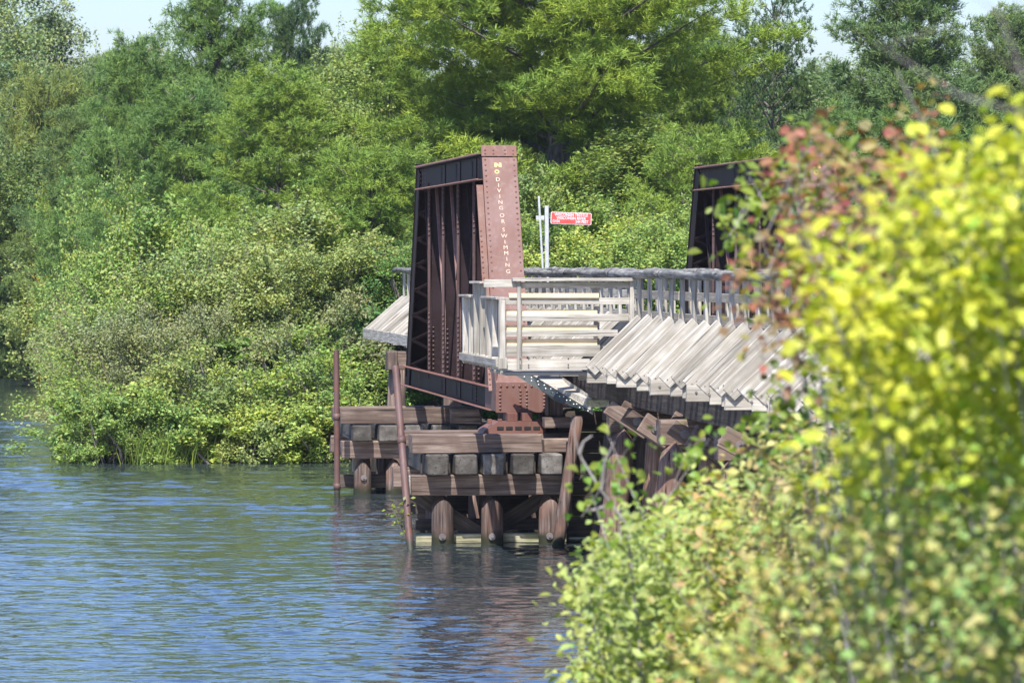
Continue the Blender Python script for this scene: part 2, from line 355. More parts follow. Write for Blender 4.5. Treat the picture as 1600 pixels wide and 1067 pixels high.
def pile(name, x, y, ztop, zbot, r, mat, parent, lean=(0, 0), cut=0.0, seg=16, seed=0):
    """tapered round timber pile; the top is sawn, sloping down towards the camera by cut metres"""
    rr = random.Random(seed * 31 + int(x * 100) + int(y * 10)); V = []; n = 7; H = ztop - zbot
    ph = [rr.uniform(0, 6.28) for _ in range(4)]
    for i in range(n + 1):
        t = i / n
        for k in range(seg):
            a = 2 * math.pi * k / seg
            q = r * (1.06 - 0.10 * t) * (1 + 0.03 * math.sin(3 * a + ph[0] + t) + 0.025 * math.sin(5 * a + ph[1] - 2 * t) + 0.015 * rr.uniform(-1, 1))
            px, py = math.cos(a) * q, math.sin(a) * q
            z = -H + H * t
            if i == n: z = -cut * (1.0 * (px / r) ** 2 + 0.35 * max(0.0, -py / r))
            elif i == n - 1: z = min(z, -cut * 1.35 - 0.02)
            V.append((px + lean[0] * (-z / H), py + lean[1] * (-z / H), z))
    Fc = []
    for i in range(n):
        for k in range(seg):
            Fc.append((i * seg + k, i * seg + (k + 1) % seg, (i + 1) * seg + (k + 1) % seg, (i + 1) * seg + k))
    V.append((0, 0, 0.0)); Fc += [(n * seg + k, n * seg + (k + 1) % seg, len(V) - 1) for k in range(seg)]
    me = bpy.data.meshes.new(name); me.from_pydata(V, [], Fc); me.materials.append(mat)
    for p in me.polygons[:-seg]: p.use_smooth = True
    # grain runs along local x in the wood shader: turn the coordinates
    for v in me.vertices: v.co = Vector((v.co.z, v.co.y, -v.co.x))
    q = Matrix(((0, 0, -1), (0, 1, 0), (1, 0, 0))).to_quaternion()
    return part(name, me, parent, (x, y, ztop), q)

# ------------------------------------------------------------------ terrain and river
def sstep(a, b, x):
    t = np.clip((x - a) / (b - a), 0, 1); return t * t * (3 - 2 * t)
def ground_h(X, Y):
    X = np.asarray(X, float); Y = np.asarray(Y, float)
    wob = 0.5 * np.sin(X * 0.9) + 0.35 * np.sin(Y * 0.31 + 1) + 0.25 * np.sin(X * 2.3 + 2)
    far1 = np.minimum(Y - 83.2 + 0.05 * X, (X - 1.9) * 1.3 - 0.008 * (Y - 84))     # far shore, the river going on along X<2
    far2 = Y - 178 + 0.2 * X
    dfar = np.maximum(far1, far2) + wob * 0.35
    near = np.maximum(31.0 + 0.75 * (X - 6) - Y, 18.0 - Y) + wob * 0.3
    h = -1.6 + 0 * X
    hf = -1.6 + 1.62 * sstep(-3, 0.9, dfar) + 2.2 * sstep(0.6, 9, dfar) + 2.5 * sstep(20, 160, dfar)
    hn = -1.6 + 1.75 * sstep(-5, 0.5, near) + 1.6 * sstep(0.5, 16, near) + 0.5 * sstep(10, 40, near)
    h = np.maximum(hf, hn)
    return h + 0.06 * np.sin(X * 1.7 + Y * 0.8) + 0.04 * np.sin(Y * 2.1 - X)
def gh(x, y): return float(ground_h(x, y))
xs = np.concatenate([np.linspace(-700, -32, 24), np.linspace(-30, 60, 150), np.linspace(63, 700, 24)])
ys = np.concatenate([np.linspace(-150, -6, 12), np.linspace(-4, 130, 200), np.linspace(132, 260, 70), np.linspace(270, 1400, 24)])
GX, GY = np.meshgrid(xs, ys); GZ = ground_h(GX, GY)
nx, ny = len(xs), len(ys); idx = np.arange(nx * ny).reshape(ny, nx)
fa = np.stack([idx[:-1, :-1], idx[:-1, 1:], idx[1:, 1:], idx[1:, :-1]], -1).reshape(-1, 4)
o = bpy.data.objects.new('ground', mesh_np('ground', np.stack([GX, GY, GZ], -1).reshape(-1, 3), fa, M['ground'], True)); put(o); o['kind'] = 'structure'
# the river: one sheet whose ripples are real relief where the picture looks at it
WRMS = 0.11
wx = np.concatenate([np.linspace(-700, -5, 12), np.arange(-4, 12.5, 0.07), np.linspace(14, 700, 12)])
yy_ = [30.0]
while yy_[-1] < 185: yy_.append(yy_[-1] + 0.05 * max(1.0, (yy_[-1] / 42.0)) ** 1.8)
wy = np.concatenate([np.linspace(-150, 29, 8), np.array(yy_), np.linspace(190, 1400, 12)])
WX, WY = np.meshgrid(wx, wy); WZ = np.zeros_like(WX); SL = np.zeros_like(WX); rw = np.random.default_rng(77)
dyl = np.gradient(wy)[:, None] * np.ones_like(WX)
lam = np.exp(rw.uniform(np.log(0.16), np.log(0.6), 64)); th_ = rw.normal(math.radians(-100), 0.62, 64); ph_ = rw.uniform(0, 6.28, 64)
mod = 0.75 + 0.35 * np.sin(WX * 0.45 + 1.1 * np.sin(WY * 0.11)) * np.sin(WY * 0.17 + 0.5 + 0.6 * np.sin(WX * 0.3))
for l_, t_, p_ in zip(lam, th_, ph_):
    k_ = 2 * np.pi / l_; amp = WRMS * math.sqrt(2.0 / 64) / k_
    WZ += amp * np.clip(l_ / (2.6 * dyl) - 0.15, 0, 1) * np.sin(k_ * (np.cos(t_) * (WX + 0.15 * np.sin(WY * 0.7)) + np.sin(t_) * (WY + 0.2 * np.sin(WX * 0.9))) + p_)
for q_ in range(26):
    l_ = math.exp(rw.uniform(math.log(0.75), math.log(2.2))); t_ = rw.normal(math.radians(-95), 0.55); p_ = rw.uniform(0, 6.28); k_ = 2 * np.pi / l_
    WZ += 0.06 * math.sqrt(2.0 / 26) / k_ * (0.25 + 0.75 * np.clip((WY - 45) / 25, 0, 1)) * np.clip(l_ / (2.6 * dyl) - 0.15, 0, 1) * np.sin(k_ * (np.cos(t_) * WX + np.sin(t_) * (WY + 0.2 * np.sin(WX * 0.6))) + p_)
fade = np.clip((WX + 5) / 1.0, 0, 1) * np.clip((13.5 - WX) / 1.0, 0, 1) * np.clip((WY - 29) / 2, 0, 1) * np.clip((188 - WY) / 20, 0, 1)
WZ *= mod * fade
nx, ny = len(wx), len(wy); idx = np.arange(nx * ny).reshape(ny, nx)
fa = np.stack([idx[:-1, :-1], idx[:-1, 1:], idx[1:, 1:], idx[1:, :-1]], -1).reshape(-1, 4)
print('WATER', nx, ny)
o = bpy.data.objects.new('river_water', mesh_np('river_water', np.stack([WX, WY, WZ], -1).reshape(-1, 3), fa, M['water'], True)); put(o); o['kind'] = 'structure'

# ------------------------------------------------------------------ steel truss
XL, XR = 7.28, 7.79              # faces of the near-side truss
YB0, YT0, YT1, YB1 = 59.45, 61.3, 70.1, 71.95
ZB, ZT = 1.95, 5.30
truss = thing('steel_truss', 'rust-red riveted truss behind the wooden fence, lettering down its sloping end post', 'bridge truss', (XL, YB0, 1.77), 'trusses of the bridge')
def truss_post(yb, yt, front, matp):
    """sloping end post: cover plate, two webs, flange angles"""
    B = Vector((0, yb, ZB - 0.12)); T = Vector((0, yt, ZT + 0.18)); v = (T - B).normalized(); nrm = Vector((0, -v.z, v.y))
    if not front: nrm = -nrm
    post = beam('end_post', B + Vector((XL + 0.06, 0, 0)), T + Vector((XL + 0.06, 0, 0)), 0.014, 0.40, matp, truss, up=nrm)
    beam('web', B + Vector((XR - 0.06, 0, 0)), T + Vector((XR - 0.06, 0, 0)), 0.014, 0.40, matp, post, up=nrm)
    return post, B, T, v, nrm
EP, EB, ET, EV, EN = truss_post(YB0, YT0, True, M['red_steel'])
def sub(name, p0, p1, wd, h, mat, parent, up): 
    return beam(name, p0, p1, wd, h, mat, parent, up=up)
# NB sub-parts hang under EP whose own rotation must be undone: place them with matrix_parent_inverse
def fixparent(o, parent):
    wl = o.location.copy(); o.parent = parent
    o.matrix_parent_inverse = WM[parent.name].inverted(); o.location = wl
WM = {}
def wmat(o):
    m = Matrix.Translation(worldpos(o)) @ o.rotation_quaternion.to_matrix().to_4x4()
    WM[o.name] = m; return m
def subpart(o, parent):
    """o was built as a top-level object in world coordinates; hang it under a rotated part"""
    wmat(parent); o.parent = parent; o.matrix_parent_inverse = WM[parent.name].inverted(); return o
# redo the web of the post as a proper sub-part
for x in [q for q in bpy.data.objects if q.parent == EP]: bpy.data.objects.remove(x)
def under(parent, fn, *a, **k):
    o = fn(*a, **k); return subpart(o, parent)
def EPp(x, s, dn=0.0): return Vector((x, 0, 0)) + EB + EV * s + EN * (0.20 + dn)
EPL = (ET - EB).length
under(EP, beam, 'web', EPp(XR - 0.06, 0, -0.2), EPp(XR - 0.06, EPL, -0.2), 0.014, 0.40, M['red_steel'], None, up=EN)
under(EP, beam, 'cover_plate', EPp((XL + XR) / 2, 0.28, 0.008), EPp((XL + XR) / 2, EPL - 0.17, 0.008), XR - XL, 0.016, M['red_steel'], None, up=EN, c=0.003)
under(EP, beam, 'cover_plate', EPp((XL + XR) / 2, EPL - 0.155, 0.013), EPp((XL + XR) / 2, EPL + 0.03, 0.013), XR - XL + 0.01, 0.018, M['red_steel'], None, up=EN, c=0.003)
under(EP, beam, 'flange_angle', EPp(XL - 0.005, 0.35, -0.37), EPp(XL - 0.005, EPL - 0.42, -0.37), 0.10, 0.014, M['red_steel'], None, up=EN)
under(EP, beam, 'flange_angle', EPp(XR + 0.005, 0.35, -0.37), EPp(XR + 0.005, EPL - 0.30, -0.37), 0.10, 0.014, M['red_steel'], None, up=EN)
rv = []
s = 0.32
while s < EPL - 0.2:
    for x in (XL + 0.045, XR - 0.045): rv.append((EPp(x, s, 0.016), EN))
    s += 0.088 if s > 2.1 else 0.135
for x in (XL + 0.05, XL + 0.17, XR - 0.17, XR - 0.05):
    for ds in (0.055, 0.115): rv.append((EPp(x, EPL - ds, 0.022), EN))
for k in range(30): rv.append((EPp(XL - 0.03, 0.45 + k * 0.085, -0.362), EN))
r_ = rivets('rivets', rv, truss, M['red_steel'], 0.017)
# lettering down the cover plate
letters = [('N', 778, 258.5), ('O', 776.5, 269), ('D', 778, 281), ('I', 779, 290), ('V', 780, 298.5), ('I', 781, 307.5), ('N', 782, 316.5), ('G', 783, 325.5),
           ('O', 784.5, 337), ('R', 786, 346.5), ('S', 787, 359.5), ('W', 788, 369), ('I', 789, 378.5), ('M', 790, 387), ('M', 791, 396), ('I', 792, 405), ('N', 793, 414.5), ('G', 794, 424.5)]
pl0 = EPp((XL + XR) / 2, 0, 0.019)
qq = Matrix((Vector((1, 0, 0)), EV, EN)).transposed().to_quaternion()
for i, (ch, px, py) in enumerate(letters):
    p = onplane(px, py, pl0, EN)
    if i == 0: me = textmesh(ch, 0.085, M['orange_paint'], bold=0.007, stretch=1.5)
    elif i == 1: me = textmesh(ch, 0.085, M['orange_paint'], bold=0.004)
    else: me = textmesh(ch, 0.088, M['letter_paint'], bold=0.0)
    o = part('painted_letter', me, None, p, qq); subpart(o, EP)

# chords
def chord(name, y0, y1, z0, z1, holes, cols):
    ch = plate(name, XL + 0.05, XL + 0.064, y0, y1, z0 + 0.01, z1 - 0.01, M['shaded_steel'], truss)
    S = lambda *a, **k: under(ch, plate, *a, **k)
    S('web', XR - 0.064, XR - 0.05, y0, y1, z0 + 0.01, z1 - 0.01, M['shaded_steel'], None)
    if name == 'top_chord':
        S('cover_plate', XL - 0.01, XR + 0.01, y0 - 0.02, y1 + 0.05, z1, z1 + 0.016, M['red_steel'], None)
        S('flange_angle', XL - 0.04, XL + 0.05, y0, y1, z1 - 0.016, z1 - 0.002, M['shaded_steel'], None)
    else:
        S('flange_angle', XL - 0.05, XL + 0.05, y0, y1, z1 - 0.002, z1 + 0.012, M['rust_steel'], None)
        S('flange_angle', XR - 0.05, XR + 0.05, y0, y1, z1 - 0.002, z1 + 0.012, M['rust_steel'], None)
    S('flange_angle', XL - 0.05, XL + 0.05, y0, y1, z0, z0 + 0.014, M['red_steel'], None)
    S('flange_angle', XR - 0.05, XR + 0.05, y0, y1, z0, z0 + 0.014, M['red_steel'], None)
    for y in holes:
        S('gusset_plate', XL + 0.036, XL + 0.05, y - 0.5, y + 0.5, z0 + 0.03, z1 - 0.03, M['shaded_steel'], None)
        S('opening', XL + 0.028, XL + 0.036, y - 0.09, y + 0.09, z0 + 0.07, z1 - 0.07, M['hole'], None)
    pts = []
    for y in cols:
        for k in range(5): pts.append(((XL + 0.036, y, z0 + 0.05 + k * (z1 - z0 - 0.1) / 4), (-1, 0, 0)))
    y = y0 + 0.05
    while y < y1:
        pts.append(((XL - 0.025, y, z1 + 0.015), (0, 0, 1)))
        pts.append(((XL - 0.025, y, z0 + 0.014), (0, -0.5, 1)))
        y += 0.16
    rivets('rivets', pts, truss, M['rust_steel'] if name != 'top_chord' else M['red_steel'], 0.016)
    return ch
NODES = [62.55, 64.65, 66.75, 68.85]
chord('top_chord', YT0 + 0.02, YT1 + 0.15, 5.10, 5.475, NODES[:3], [61.75, 62.1, 64.3, 66.4, 69.2, 69.6, 69.9])
chord('bottom_chord', YB0 + 0.35, YB1 + 0.75, 1.785, 2.11, NODES[:3], [60.3, 61.9, 64.2, 66.3, 70.2, 71.9])
# end boxes where post and lower chord meet
gx0, gx1 = XL - 0.01, 8.02
gus = plate('gusset_plate', gx0, gx1, 59.28, 59.30, 1.775, 2.19, M['red_steel'], truss, c=0.003)
g2 = beam('gusset_plate', (7.65 - 0.02, 59.30, 2.19), (7.65 - 0.02, 59.44, 2.36), 0.72, 0.016, M['red_steel'], truss, up=(0, -1, 0.3))
plate('gusset_plate', XL - 0.005, XL + 0.012, 59.32, 60.6, 1.79, 2.45, M['red_steel'], truss)
plate('gusset_plate', 8.0, 8.016, 59.32, 60.4, 1.79, 2.3, M['red_steel'], truss)
rv = []
for z in (1.83, 1.88, 1.93, 1.98, 2.03, 2.08):
    for x in (XL + 0.05, 7.62, 7.71, 7.96): rv.append(((x, 59.28, z), (0, -1, 0)))
for k in range(8): rv.append(((XL + 0.06 + k * 0.088, 59.28, 2.15), (0, -1, 0)))
rivets('rivets', rv, truss, M['red_steel'], 0.021)
# inner plate of the joint, seen to the right of the fence
plate('gusset_plate', 8.12, 8.52, 59.75, 59.77, 2.12, 2.30, M['red_steel'], truss)
# shoe under the joint
ZS = at(800, 677, 59.2).z
shoe = thing('bearing_shoe', 'rusty slotted iron bearing shoe under the foot of the lettered end post', 'bridge bearing', (7.65, 59.25, ZS))
xa, xb = at(752, 0, 59.2).x, at(850, 0, 59.2).x
zt = at(800, 658, 59.2).z
bm = bmesh.new()
prof = [(xa, ZS + 0.004), (xb, ZS + 0.004), (xb, zt - 0.02), (xb - 0.08, zt), (xa + 0.22, zt), (xa + 0.02, ZS + 0.05)]
vs = [[bm.verts.new((x - 7.65, yy - 59.25, z - ZS)) for x, z in prof] for yy in (59.02, 59.75)]
bm.faces.new(vs[0]); bm.faces.new(vs[1][::-1])
for i in range(6): j = (i + 1) % 6; bm.faces.new((vs[0][i], vs[1][i], vs[1][j], vs[0][j]))
bmesh.ops.recalc_face_normals(bm, faces=bm.faces)
part('shoe_casting', bm_mesh('shoe_casting', bm, M['rust_steel']), shoe, (7.65, 59.25, ZS))
for k in range(5):
    x = at(782 + k * 14.2, 0, 59.0).x; plate('slot', x - 0.048, x + 0.048, 59.012, 59.03, ZS + 0.055, ZS + 0.105, M['hole'], shoe)
for x0, x1 in ((790, 806), (813, 829)): plate('pedestal', at(x0, 0, 59.3).x, at(x1, 0, 59.3).x, 59.1, 59.6, zt, 1.775, M['rust_steel'], shoe)
for x0 in (764, 840, 780):
    x = at(x0, 0, 59.2).x; plate('nut', x - 0.03, x + 0.03, 59.1, 59.16, zt - (0.03 if x0 == 764 else 0.0), zt + 0.035, M['rust_steel'], shoe)
# far end post (seen from behind, laced)
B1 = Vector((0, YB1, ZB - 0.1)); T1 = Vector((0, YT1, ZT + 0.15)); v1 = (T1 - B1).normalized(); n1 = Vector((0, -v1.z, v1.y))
fp = beam('end_post', B1 + Vector((XL + 0.03, 0, 0)), T1 + Vector((XL + 0.03, 0, 0)), 0.02, 0.4, M['shaded_steel'], truss, up=n1)
under(fp, beam, 'web', B1 + Vector((XR - 0.03, 0, 0)), T1 + Vector((XR - 0.03, 0, 0)), 0.02, 0.4, M['shaded_steel'], None, up=n1)
under(fp, beam, 'cover_plate', B1 + Vector(((XL + XR) / 2, 0, 0)) - n1 * 0.2, T1 + Vector(((XL + XR) / 2, 0, 0)) - n1 * 0.2, XR - XL, 0.016, M['shaded_steel'], None, up=n1)
L1 = (T1 - B1).length; k = 0; s = 0.2
while s < L1 - 0.4:
    a = B1 + v1 * s - n1 * -0.2; b = B1 + v1 * (s + 0.24) + n1 * 0.2
    xx = (XL + 0.04, XR - 0.04) if k % 2 else (XR - 0.04, XL + 0.04)
    under(fp, beam, 'lacing_bar', a + Vector((xx[0], 0, 0)), b + Vector((xx[1], 0, 0)), 0.008, 0.05, M['shaded_steel'], None, up=v1)
    s += 0.24; k += 1
# verticals
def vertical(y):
    vt = plate('vertical', XL + 0.10, XR - 0.10, y - 0.006, y + 0.006, 2.0, 5.2, M['shaded_steel'], truss)
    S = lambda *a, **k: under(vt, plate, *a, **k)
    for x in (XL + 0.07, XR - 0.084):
        S('flange_angle', x, x + 0.014, y - 0.09, y + 0.09, 2.0, 5.2, M['shaded_steel'], None)
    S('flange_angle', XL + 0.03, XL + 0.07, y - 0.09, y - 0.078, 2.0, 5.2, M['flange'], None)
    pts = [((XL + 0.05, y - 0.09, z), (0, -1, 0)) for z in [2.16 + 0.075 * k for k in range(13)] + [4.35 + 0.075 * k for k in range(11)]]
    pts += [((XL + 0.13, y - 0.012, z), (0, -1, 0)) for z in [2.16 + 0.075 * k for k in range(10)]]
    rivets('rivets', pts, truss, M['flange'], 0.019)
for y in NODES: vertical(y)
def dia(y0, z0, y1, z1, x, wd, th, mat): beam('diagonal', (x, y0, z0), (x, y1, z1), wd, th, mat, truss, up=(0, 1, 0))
dia(66.95, 2.05, 68.75, 5.15, XL + 0.17, 0.05, 0.03, M['red_steel']); dia(66.95, 2.05, 68.75, 5.15, XR - 0.13, 0.05, 0.03, M['shaded_steel'])
dia(64.8, 2.05, 66.6, 5.15, XL + 0.17, 0.05, 0.03, M['red_steel']); dia(64.8, 2.05, 66.6, 5.15, XR - 0.13, 0.05, 0.03, M['shaded_steel'])
dia(64.6, 5.15, 62.7, 2.05, XL + 0.2, 0.035, 0.03, M['shaded_steel'])
dia(66.7, 2.05, 64.75, 5.15, XL + 0.16, 0.03, 0.03, M['shaded_steel']); dia(62.6, 5.15, 64.6, 2.05, XL + 0.12, 0.03, 0.03, M['shaded_steel'])
dia(61.4, 5.0, 62.5, 2.05, XL + 0.15, 0.03, 0.03, M['shaded_steel']); dia(68.9, 2.05, 70.2, 5.1, XL + 0.15, 0.05, 0.03, M['shaded_steel'])
bpy.context.view_layer.update()
SHIFT = at(1275, 0, 61.2).x - at(778, 0, 61.2).x
def dup_tree(o, parent, off=None):
    c = o.copy(); COL.objects.link(c); c.parent = parent
    if parent is not None: c.matrix_parent_inverse = o.matrix_parent_inverse.copy()
    if off is not None: c.location = Vector(o.location) + Vector(off)
    for ch in TREE.get(o.name, ()): dup_tree(ch, c)
    return c
TREE = {}
for q in bpy.data.objects:
    if q.parent is not None: TREE.setdefault(q.parent.name, []).append(q)
t2 = dup_tree(truss, None, (SHIFT, 0, 0)); t2['label'] = 'second dark riveted truss, its upper part showing behind the reddish leaves'
s2 = dup_tree(shoe, None, (SHIFT, 0, 0)); s2['label'] = 'iron bearing shoe under the second truss, hidden low behind the timber bents'
# floor framing between the trusses
fl = thing('floor_frame', 'dark steel floor beams carrying the bridge deck between the two trusses', 'bridge floor', (9.9, 59.5, 1.8))
for y in [59.9] + NODES + [71.0]:
    plate('floor_beam', XR + 0.02, XL + SHIFT - 0.02, y - 0.1, y + 0.1, 1.84, 2.22, M['shaded_steel'], fl)
for x in (8.9, 9.9, 10.9): plate('stringer', x - 0.1, x + 0.1, 59.6, 71.9, 2.225, 2.46, M['shaded_steel'], fl)

# ------------------------------------------------------------------ railing and deck of the trestle
XP = at(999.5, 0, 53.75).x       # line of the railing posts
XP2 = 2 * 9.95 - XP
DZ = 2.53                        # deck level
trestle = thing('trestle_deck', 'grey plank deck of the timber trestle running through the trusses', 'trestle deck', (9.9, 58, DZ))
y = 30.0
while y < 90:
    plate('plank', XP + 0.1, XP2 - 0.1, y, y + 0.28, DZ - 0.06 + R.uniform(-.004, .004), DZ, M['grey_wood'], trestle, c=0.006); y += 0.30
rail = thing('railing', 'weathered grey timber railing with slanting board braces along the river side of the trestle', 'railing', (XP, 53.7, DZ), 'railings along the trestle')
PW = 0.045
def rail_unit(parent, y, xp, sgn, i, long=1.0, braces=True):
    beam('post', (xp, y, DZ - 0.30), (xp, y, 3.70), 0.13 if sgn > 0 else 0.14, PW if sgn > 0 else 0.05, M['grey_wood'], parent, up=(1, 0, 0), rough=0.003)
    if not braces: return
    xo = xp - sgn * 0.64 * long
    z0 = DZ + 0.02 + R.uniform(-.012, .012); th = 0.042
    yb = y - 0.05 - th
    ax = Vector((sgn * 0.70 * long, 0, 0.66)).normalized()
    p0 = Vector((xo - sgn * 0.015, yb, z0 - 0.03)); p1 = Vector((xp + sgn * 0.02, yb, z0 + 0.62))
    beam('brace', p0, p1, th, 0.185 + R.uniform(-.01, .01), M['grey_wood'], parent, up=(0, 0, 1), rough=0.004)
    yo = yb - th - 0.004 if i % 4 in (1, 2) else yb + th + 0.004
    for q_ in (0.05, 0.13): disc('nail_head', p0.lerp(p1, q_) + Vector((0, -th / 2 - 0.001, 0.02 - q_ * 0.3)), (0, -1, 0), 0.008, 0.003, M['washer'], parent, 6)
    xi = 0.05 if i % 3 == 0 else -0.07
    plate('outrigger', min(xo - sgn * xi, xp + sgn * 0.9), max(xo - sgn * xi, xp + sgn * 0.9), yo - 0.02, yo + 0.02, z0 - 0.19, z0 - 0.01, M['grey_wood'], parent, c=0.004, rough=0.003)
    if yo < yb: disc('bolt_washer', (xo + sgn * 0.06, yo - 0.021, z0 - 0.09), (0, -1, 0), 0.018, 0.006, M['washer'], parent, 8)
ystep = 0.84
i = 0; y = 53.75
while y > 31: rail_unit(rail, y, XP, 1, i); y -= ystep; i += 1
i = 1; y = 53.75 + ystep
while y < 84.3: rail_unit(rail, y, XP, 1, i, long=1.12 if y > 72 else 1.0); y += ystep; i += 1
# rim board along the outer ends beyond the truss
plate('rim_board', XP - 0.81, XP - 0.77, 74, 84.2, DZ - 0.14, DZ + 0.06, M['grey_wood'], rail)
# rough log top rail, laid in lengths
def logmesh(L, seed, r0=0.062):
    rr = random.Random(seed); seg = 9; n = int(L / 0.22); V = []
    ph = [rr.uniform(0, 6) for _ in range(6)]
    for i in range(n + 1):
        x = L * i / n
        for k in range(seg):
            a = 2 * math.pi * k / seg
            q = r0 * (1 + 0.10 * math.sin(x * 2.1 + ph[0]) + 0.10 * math.sin(2 * a + ph[1] + x) + 0.09 * rr.uniform(-1, 1))
            V.append((x, math.cos(a) * q * 1.15 + 0.01 * math.sin(x * 1.3 + ph[2]), math.sin(a) * q * 0.9 + 0.012 * math.sin(x * 1.9 + ph[3])))
    Fc = [(i * seg + k, i * seg + (k + 1) % seg, (i + 1) * seg + (k + 1) % seg, (i + 1) * seg + k) for i in range(n) for k in range(seg)]
    me = bpy.data.meshes.new('top_rail'); me.from_pydata(V, [], Fc + [tuple(range(seg))[::-1], tuple(range(n * seg, n * seg + seg))]); me.materials.append(M['log_wood'])
    for p in me.polygons: p.use_smooth = True
    return me
logs = [logmesh(4.15, k) for k in range(3)]
qy = Matrix(((0, -1, 0), (1, 0, 0), (0, 0, 1))).to_quaternion()
y = 31.0; k = 0
while y < 84:
    part('top_rail', logs[k % 3], rail, (XP + R.uniform(-.01, .01), y, 3.745 + R.uniform(-.006, .006)), qy); y += 4.2; k += 1
rail2 = thing('railing', 'shaded grey timber railing behind the braced one, on the trestle side away from the river', 'railing', (XP2, 53.7, DZ), 'railings along the trestle')
y = 33.0; i = 0
while y < 88: rail_unit(rail2, y, XP2, -1, i, braces=False); y += ystep; i += 1
y = 33.0; k = 0
while y < 86:
    part('top_rail', logs[(k + 1) % 3], rail2, (XP2, y, 3.74), qy); y += 4.2; k += 1
for z in (3.35, 3.0, 2.75):
    y = 33.0
    while y < 87: plate('rail_board', XP2 - 0.11, XP2 - 0.07, y, y + 4.9, z - 0.07, z + 0.07, M['grey_wood'], rail2); y += 5

# ------------------------------------------------------------------ refuge fence standing across the end of the truss
YF = 54.0
fence = thing('refuge_fence', 'boarded fence before the lettered end post, grey boards backed by fresh yellow ones', 'fence', (at(890, 0, YF).x, YF, DZ))
def FX(px): return at(px, 0, YF).x
def FZ(py): return at(800, py, YF).z
def fb(name, x0, x1, y0, y1, dy=0.0, t=0.04, mat='grey_wood', rough=0.003):
    return plate(name, FX(x0), FX(x1), YF + dy, YF + dy + t, FZ(y1), FZ(y0), M[mat], fence, c=0.003, rough=rough)
plate('top_rail', FX(800), FX(990), YF - 0.10, YF + 0.10, FZ(439.5), FZ(434.5), M['grey_wood'], fence, c=0.004)
fb('board', 812, 986, 441, 450, 0.02)
fb('board', 757, 808, 437, 449, 0.05)
for (y0, y1, x1) in ((465.5, 476, 992), (491, 502, 983), (515.5, 526, 966), (539.5, 557, 938), (561, 578.5, 922)):
    fb('board', 790 if y0 < 530 else 788, x1, y0, y1, -0.0)
fb('new_board', 795, 935, 458.5, 465.8, -0.03, t=0.03, mat='pale_wood')
for (y0, y1) in ( (484.5, 496), (508, 520), (530, 546)):
    fb('new_board', 789 if y0 > 470 else 795, 935, y0, y1, 0.06, mat='pale_wood')
fb('post', 807.5, 814, 440, 578, -0.05, t=0.045)
fb('post', 984, 990.5, 440, 578, -0.045, t=0.042)
fb('post', 931, 939, 447, 560, 0.11, t=0.09)
for z in (560, 570, 574):
    for px in (812, 826, 888): disc('bolt', (FX(px), YF - 0.052 if px == 812 else YF - 0.002, FZ(z)), (0, -1, 0), 0.011, 0.004, M['washer'], fence, 6)
# the return running back beside the end post: upright boards with caps
XF = FX(787)
caps = [(54.0, 55.75, 464.5), (55.8, 57.0, 441), (57.05, 58.3, 464)]
bd = [54.02, 54.75, 55.45, 56.1, 56.8, 57.4, 58.1]
for j, (a, b, py) in enumerate(caps):
    zc = FZ(py)
    plate('cap_board', XF - 0.10, XF + 0.06, a, b, zc - 0.03, zc, M['grey_wood'], fence, c=0.004)
    for y in bd:
        if a <= y < b:
            beam('upright_board', (XF - 0.02, y, DZ - 0.02), (XF - 0.02, y, zc - 0.032), 0.085, 0.14, M['grey_wood'], fence, up=(0, 1, 0), rough=0.004)
            plate('kick_block', XF - 0.075, XF + 0.035, y - 0.09, y - 0.05, DZ - 0.0, DZ + 0.14, M['grey_wood'], fence)
plate('ledger', XF - 0.09, XF - 0.0, 54.1, 58.3, DZ + 0.02, DZ + 0.12, M['grey_wood'], fence)
for k in range(6):
    plate('floor_plank', XF + 0.04, XP - 0.08, 54.06 + k * 0.3, 54.33 + k * 0.3, DZ - 0.09, DZ - 0.05, M['grey_wood'], fence)
# grey ramp plank below the fence; its shadowed side is painted near-black
strut = thing('angled_strut', 'grey plank strut with bolt-dotted flank coloured dark for shade, slanting down from below the fence', 'timber strut', at(860, 600, 58.4))
def quadprism(name, A, B, mat, parent):
    """closed solid between two outlines A and B (lists of world points)"""
    base = worldpos(parent); n = len(A); V = [tuple(Vector(p) - base) for p in A + B]
    Fc = [tuple(range(n))[::-1], tuple(range(n, 2 * n))] + [(i, (i + 1) % n, n + (i + 1) % n, n + i) for i in range(n)]
    me = bpy.data.meshes.new(name); me.from_pydata(V, [], Fc); me.materials.append(mat); me.validate()
    bm = bmesh.new(); bm.from_mesh(me); bmesh.ops.recalc_face_normals(bm, faces=bm.faces); bm.to_mesh(me); bm.free()
    return part(name, me, parent, base)
a = at(829, 584, 58.9); b = at(871, 584, 58.9); c_ = at(924, 619, 57.5); d_ = at(924, 641, 57.5)
top = [a, b, c_, d_]; bot = [p + Vector((0.02, 0, -0.06)) for p in top]
quadprism('plank', top, bot, M['grey_wood'], strut)
fl_ = [at(796, 581, 58.95), at(829, 585, 58.89), at(924, 643, 57.49), at(896, 636, 57.9), at(868, 627, 58.3), at(845, 610, 58.6)]
quadprism('shaded_flank', fl_, [p + Vector((0.03, 0.02, 0)) for p in fl_], M['flank_shade'], strut)
rv = []
for k in range(11):
    t = k / 10.0
    for dv in (0.25, 0.62):
        p = fl_[1].lerp(fl_[2], t); q = (Vector(fl_[0]).lerp(fl_[3], min(1, t * 1.15)))
        rv.append((p.lerp(q, dv * (1 - 0.3 * t)) + Vector((-0.004, -0.006, 0)), (-1, -1, 0.2)))
M['bolt_white'] = plain('bright_zinc_bolt', (0.7, 0.7, 0.68))
rivets('bolt_heads', rv, strut, M['bolt_white'], 0.011)

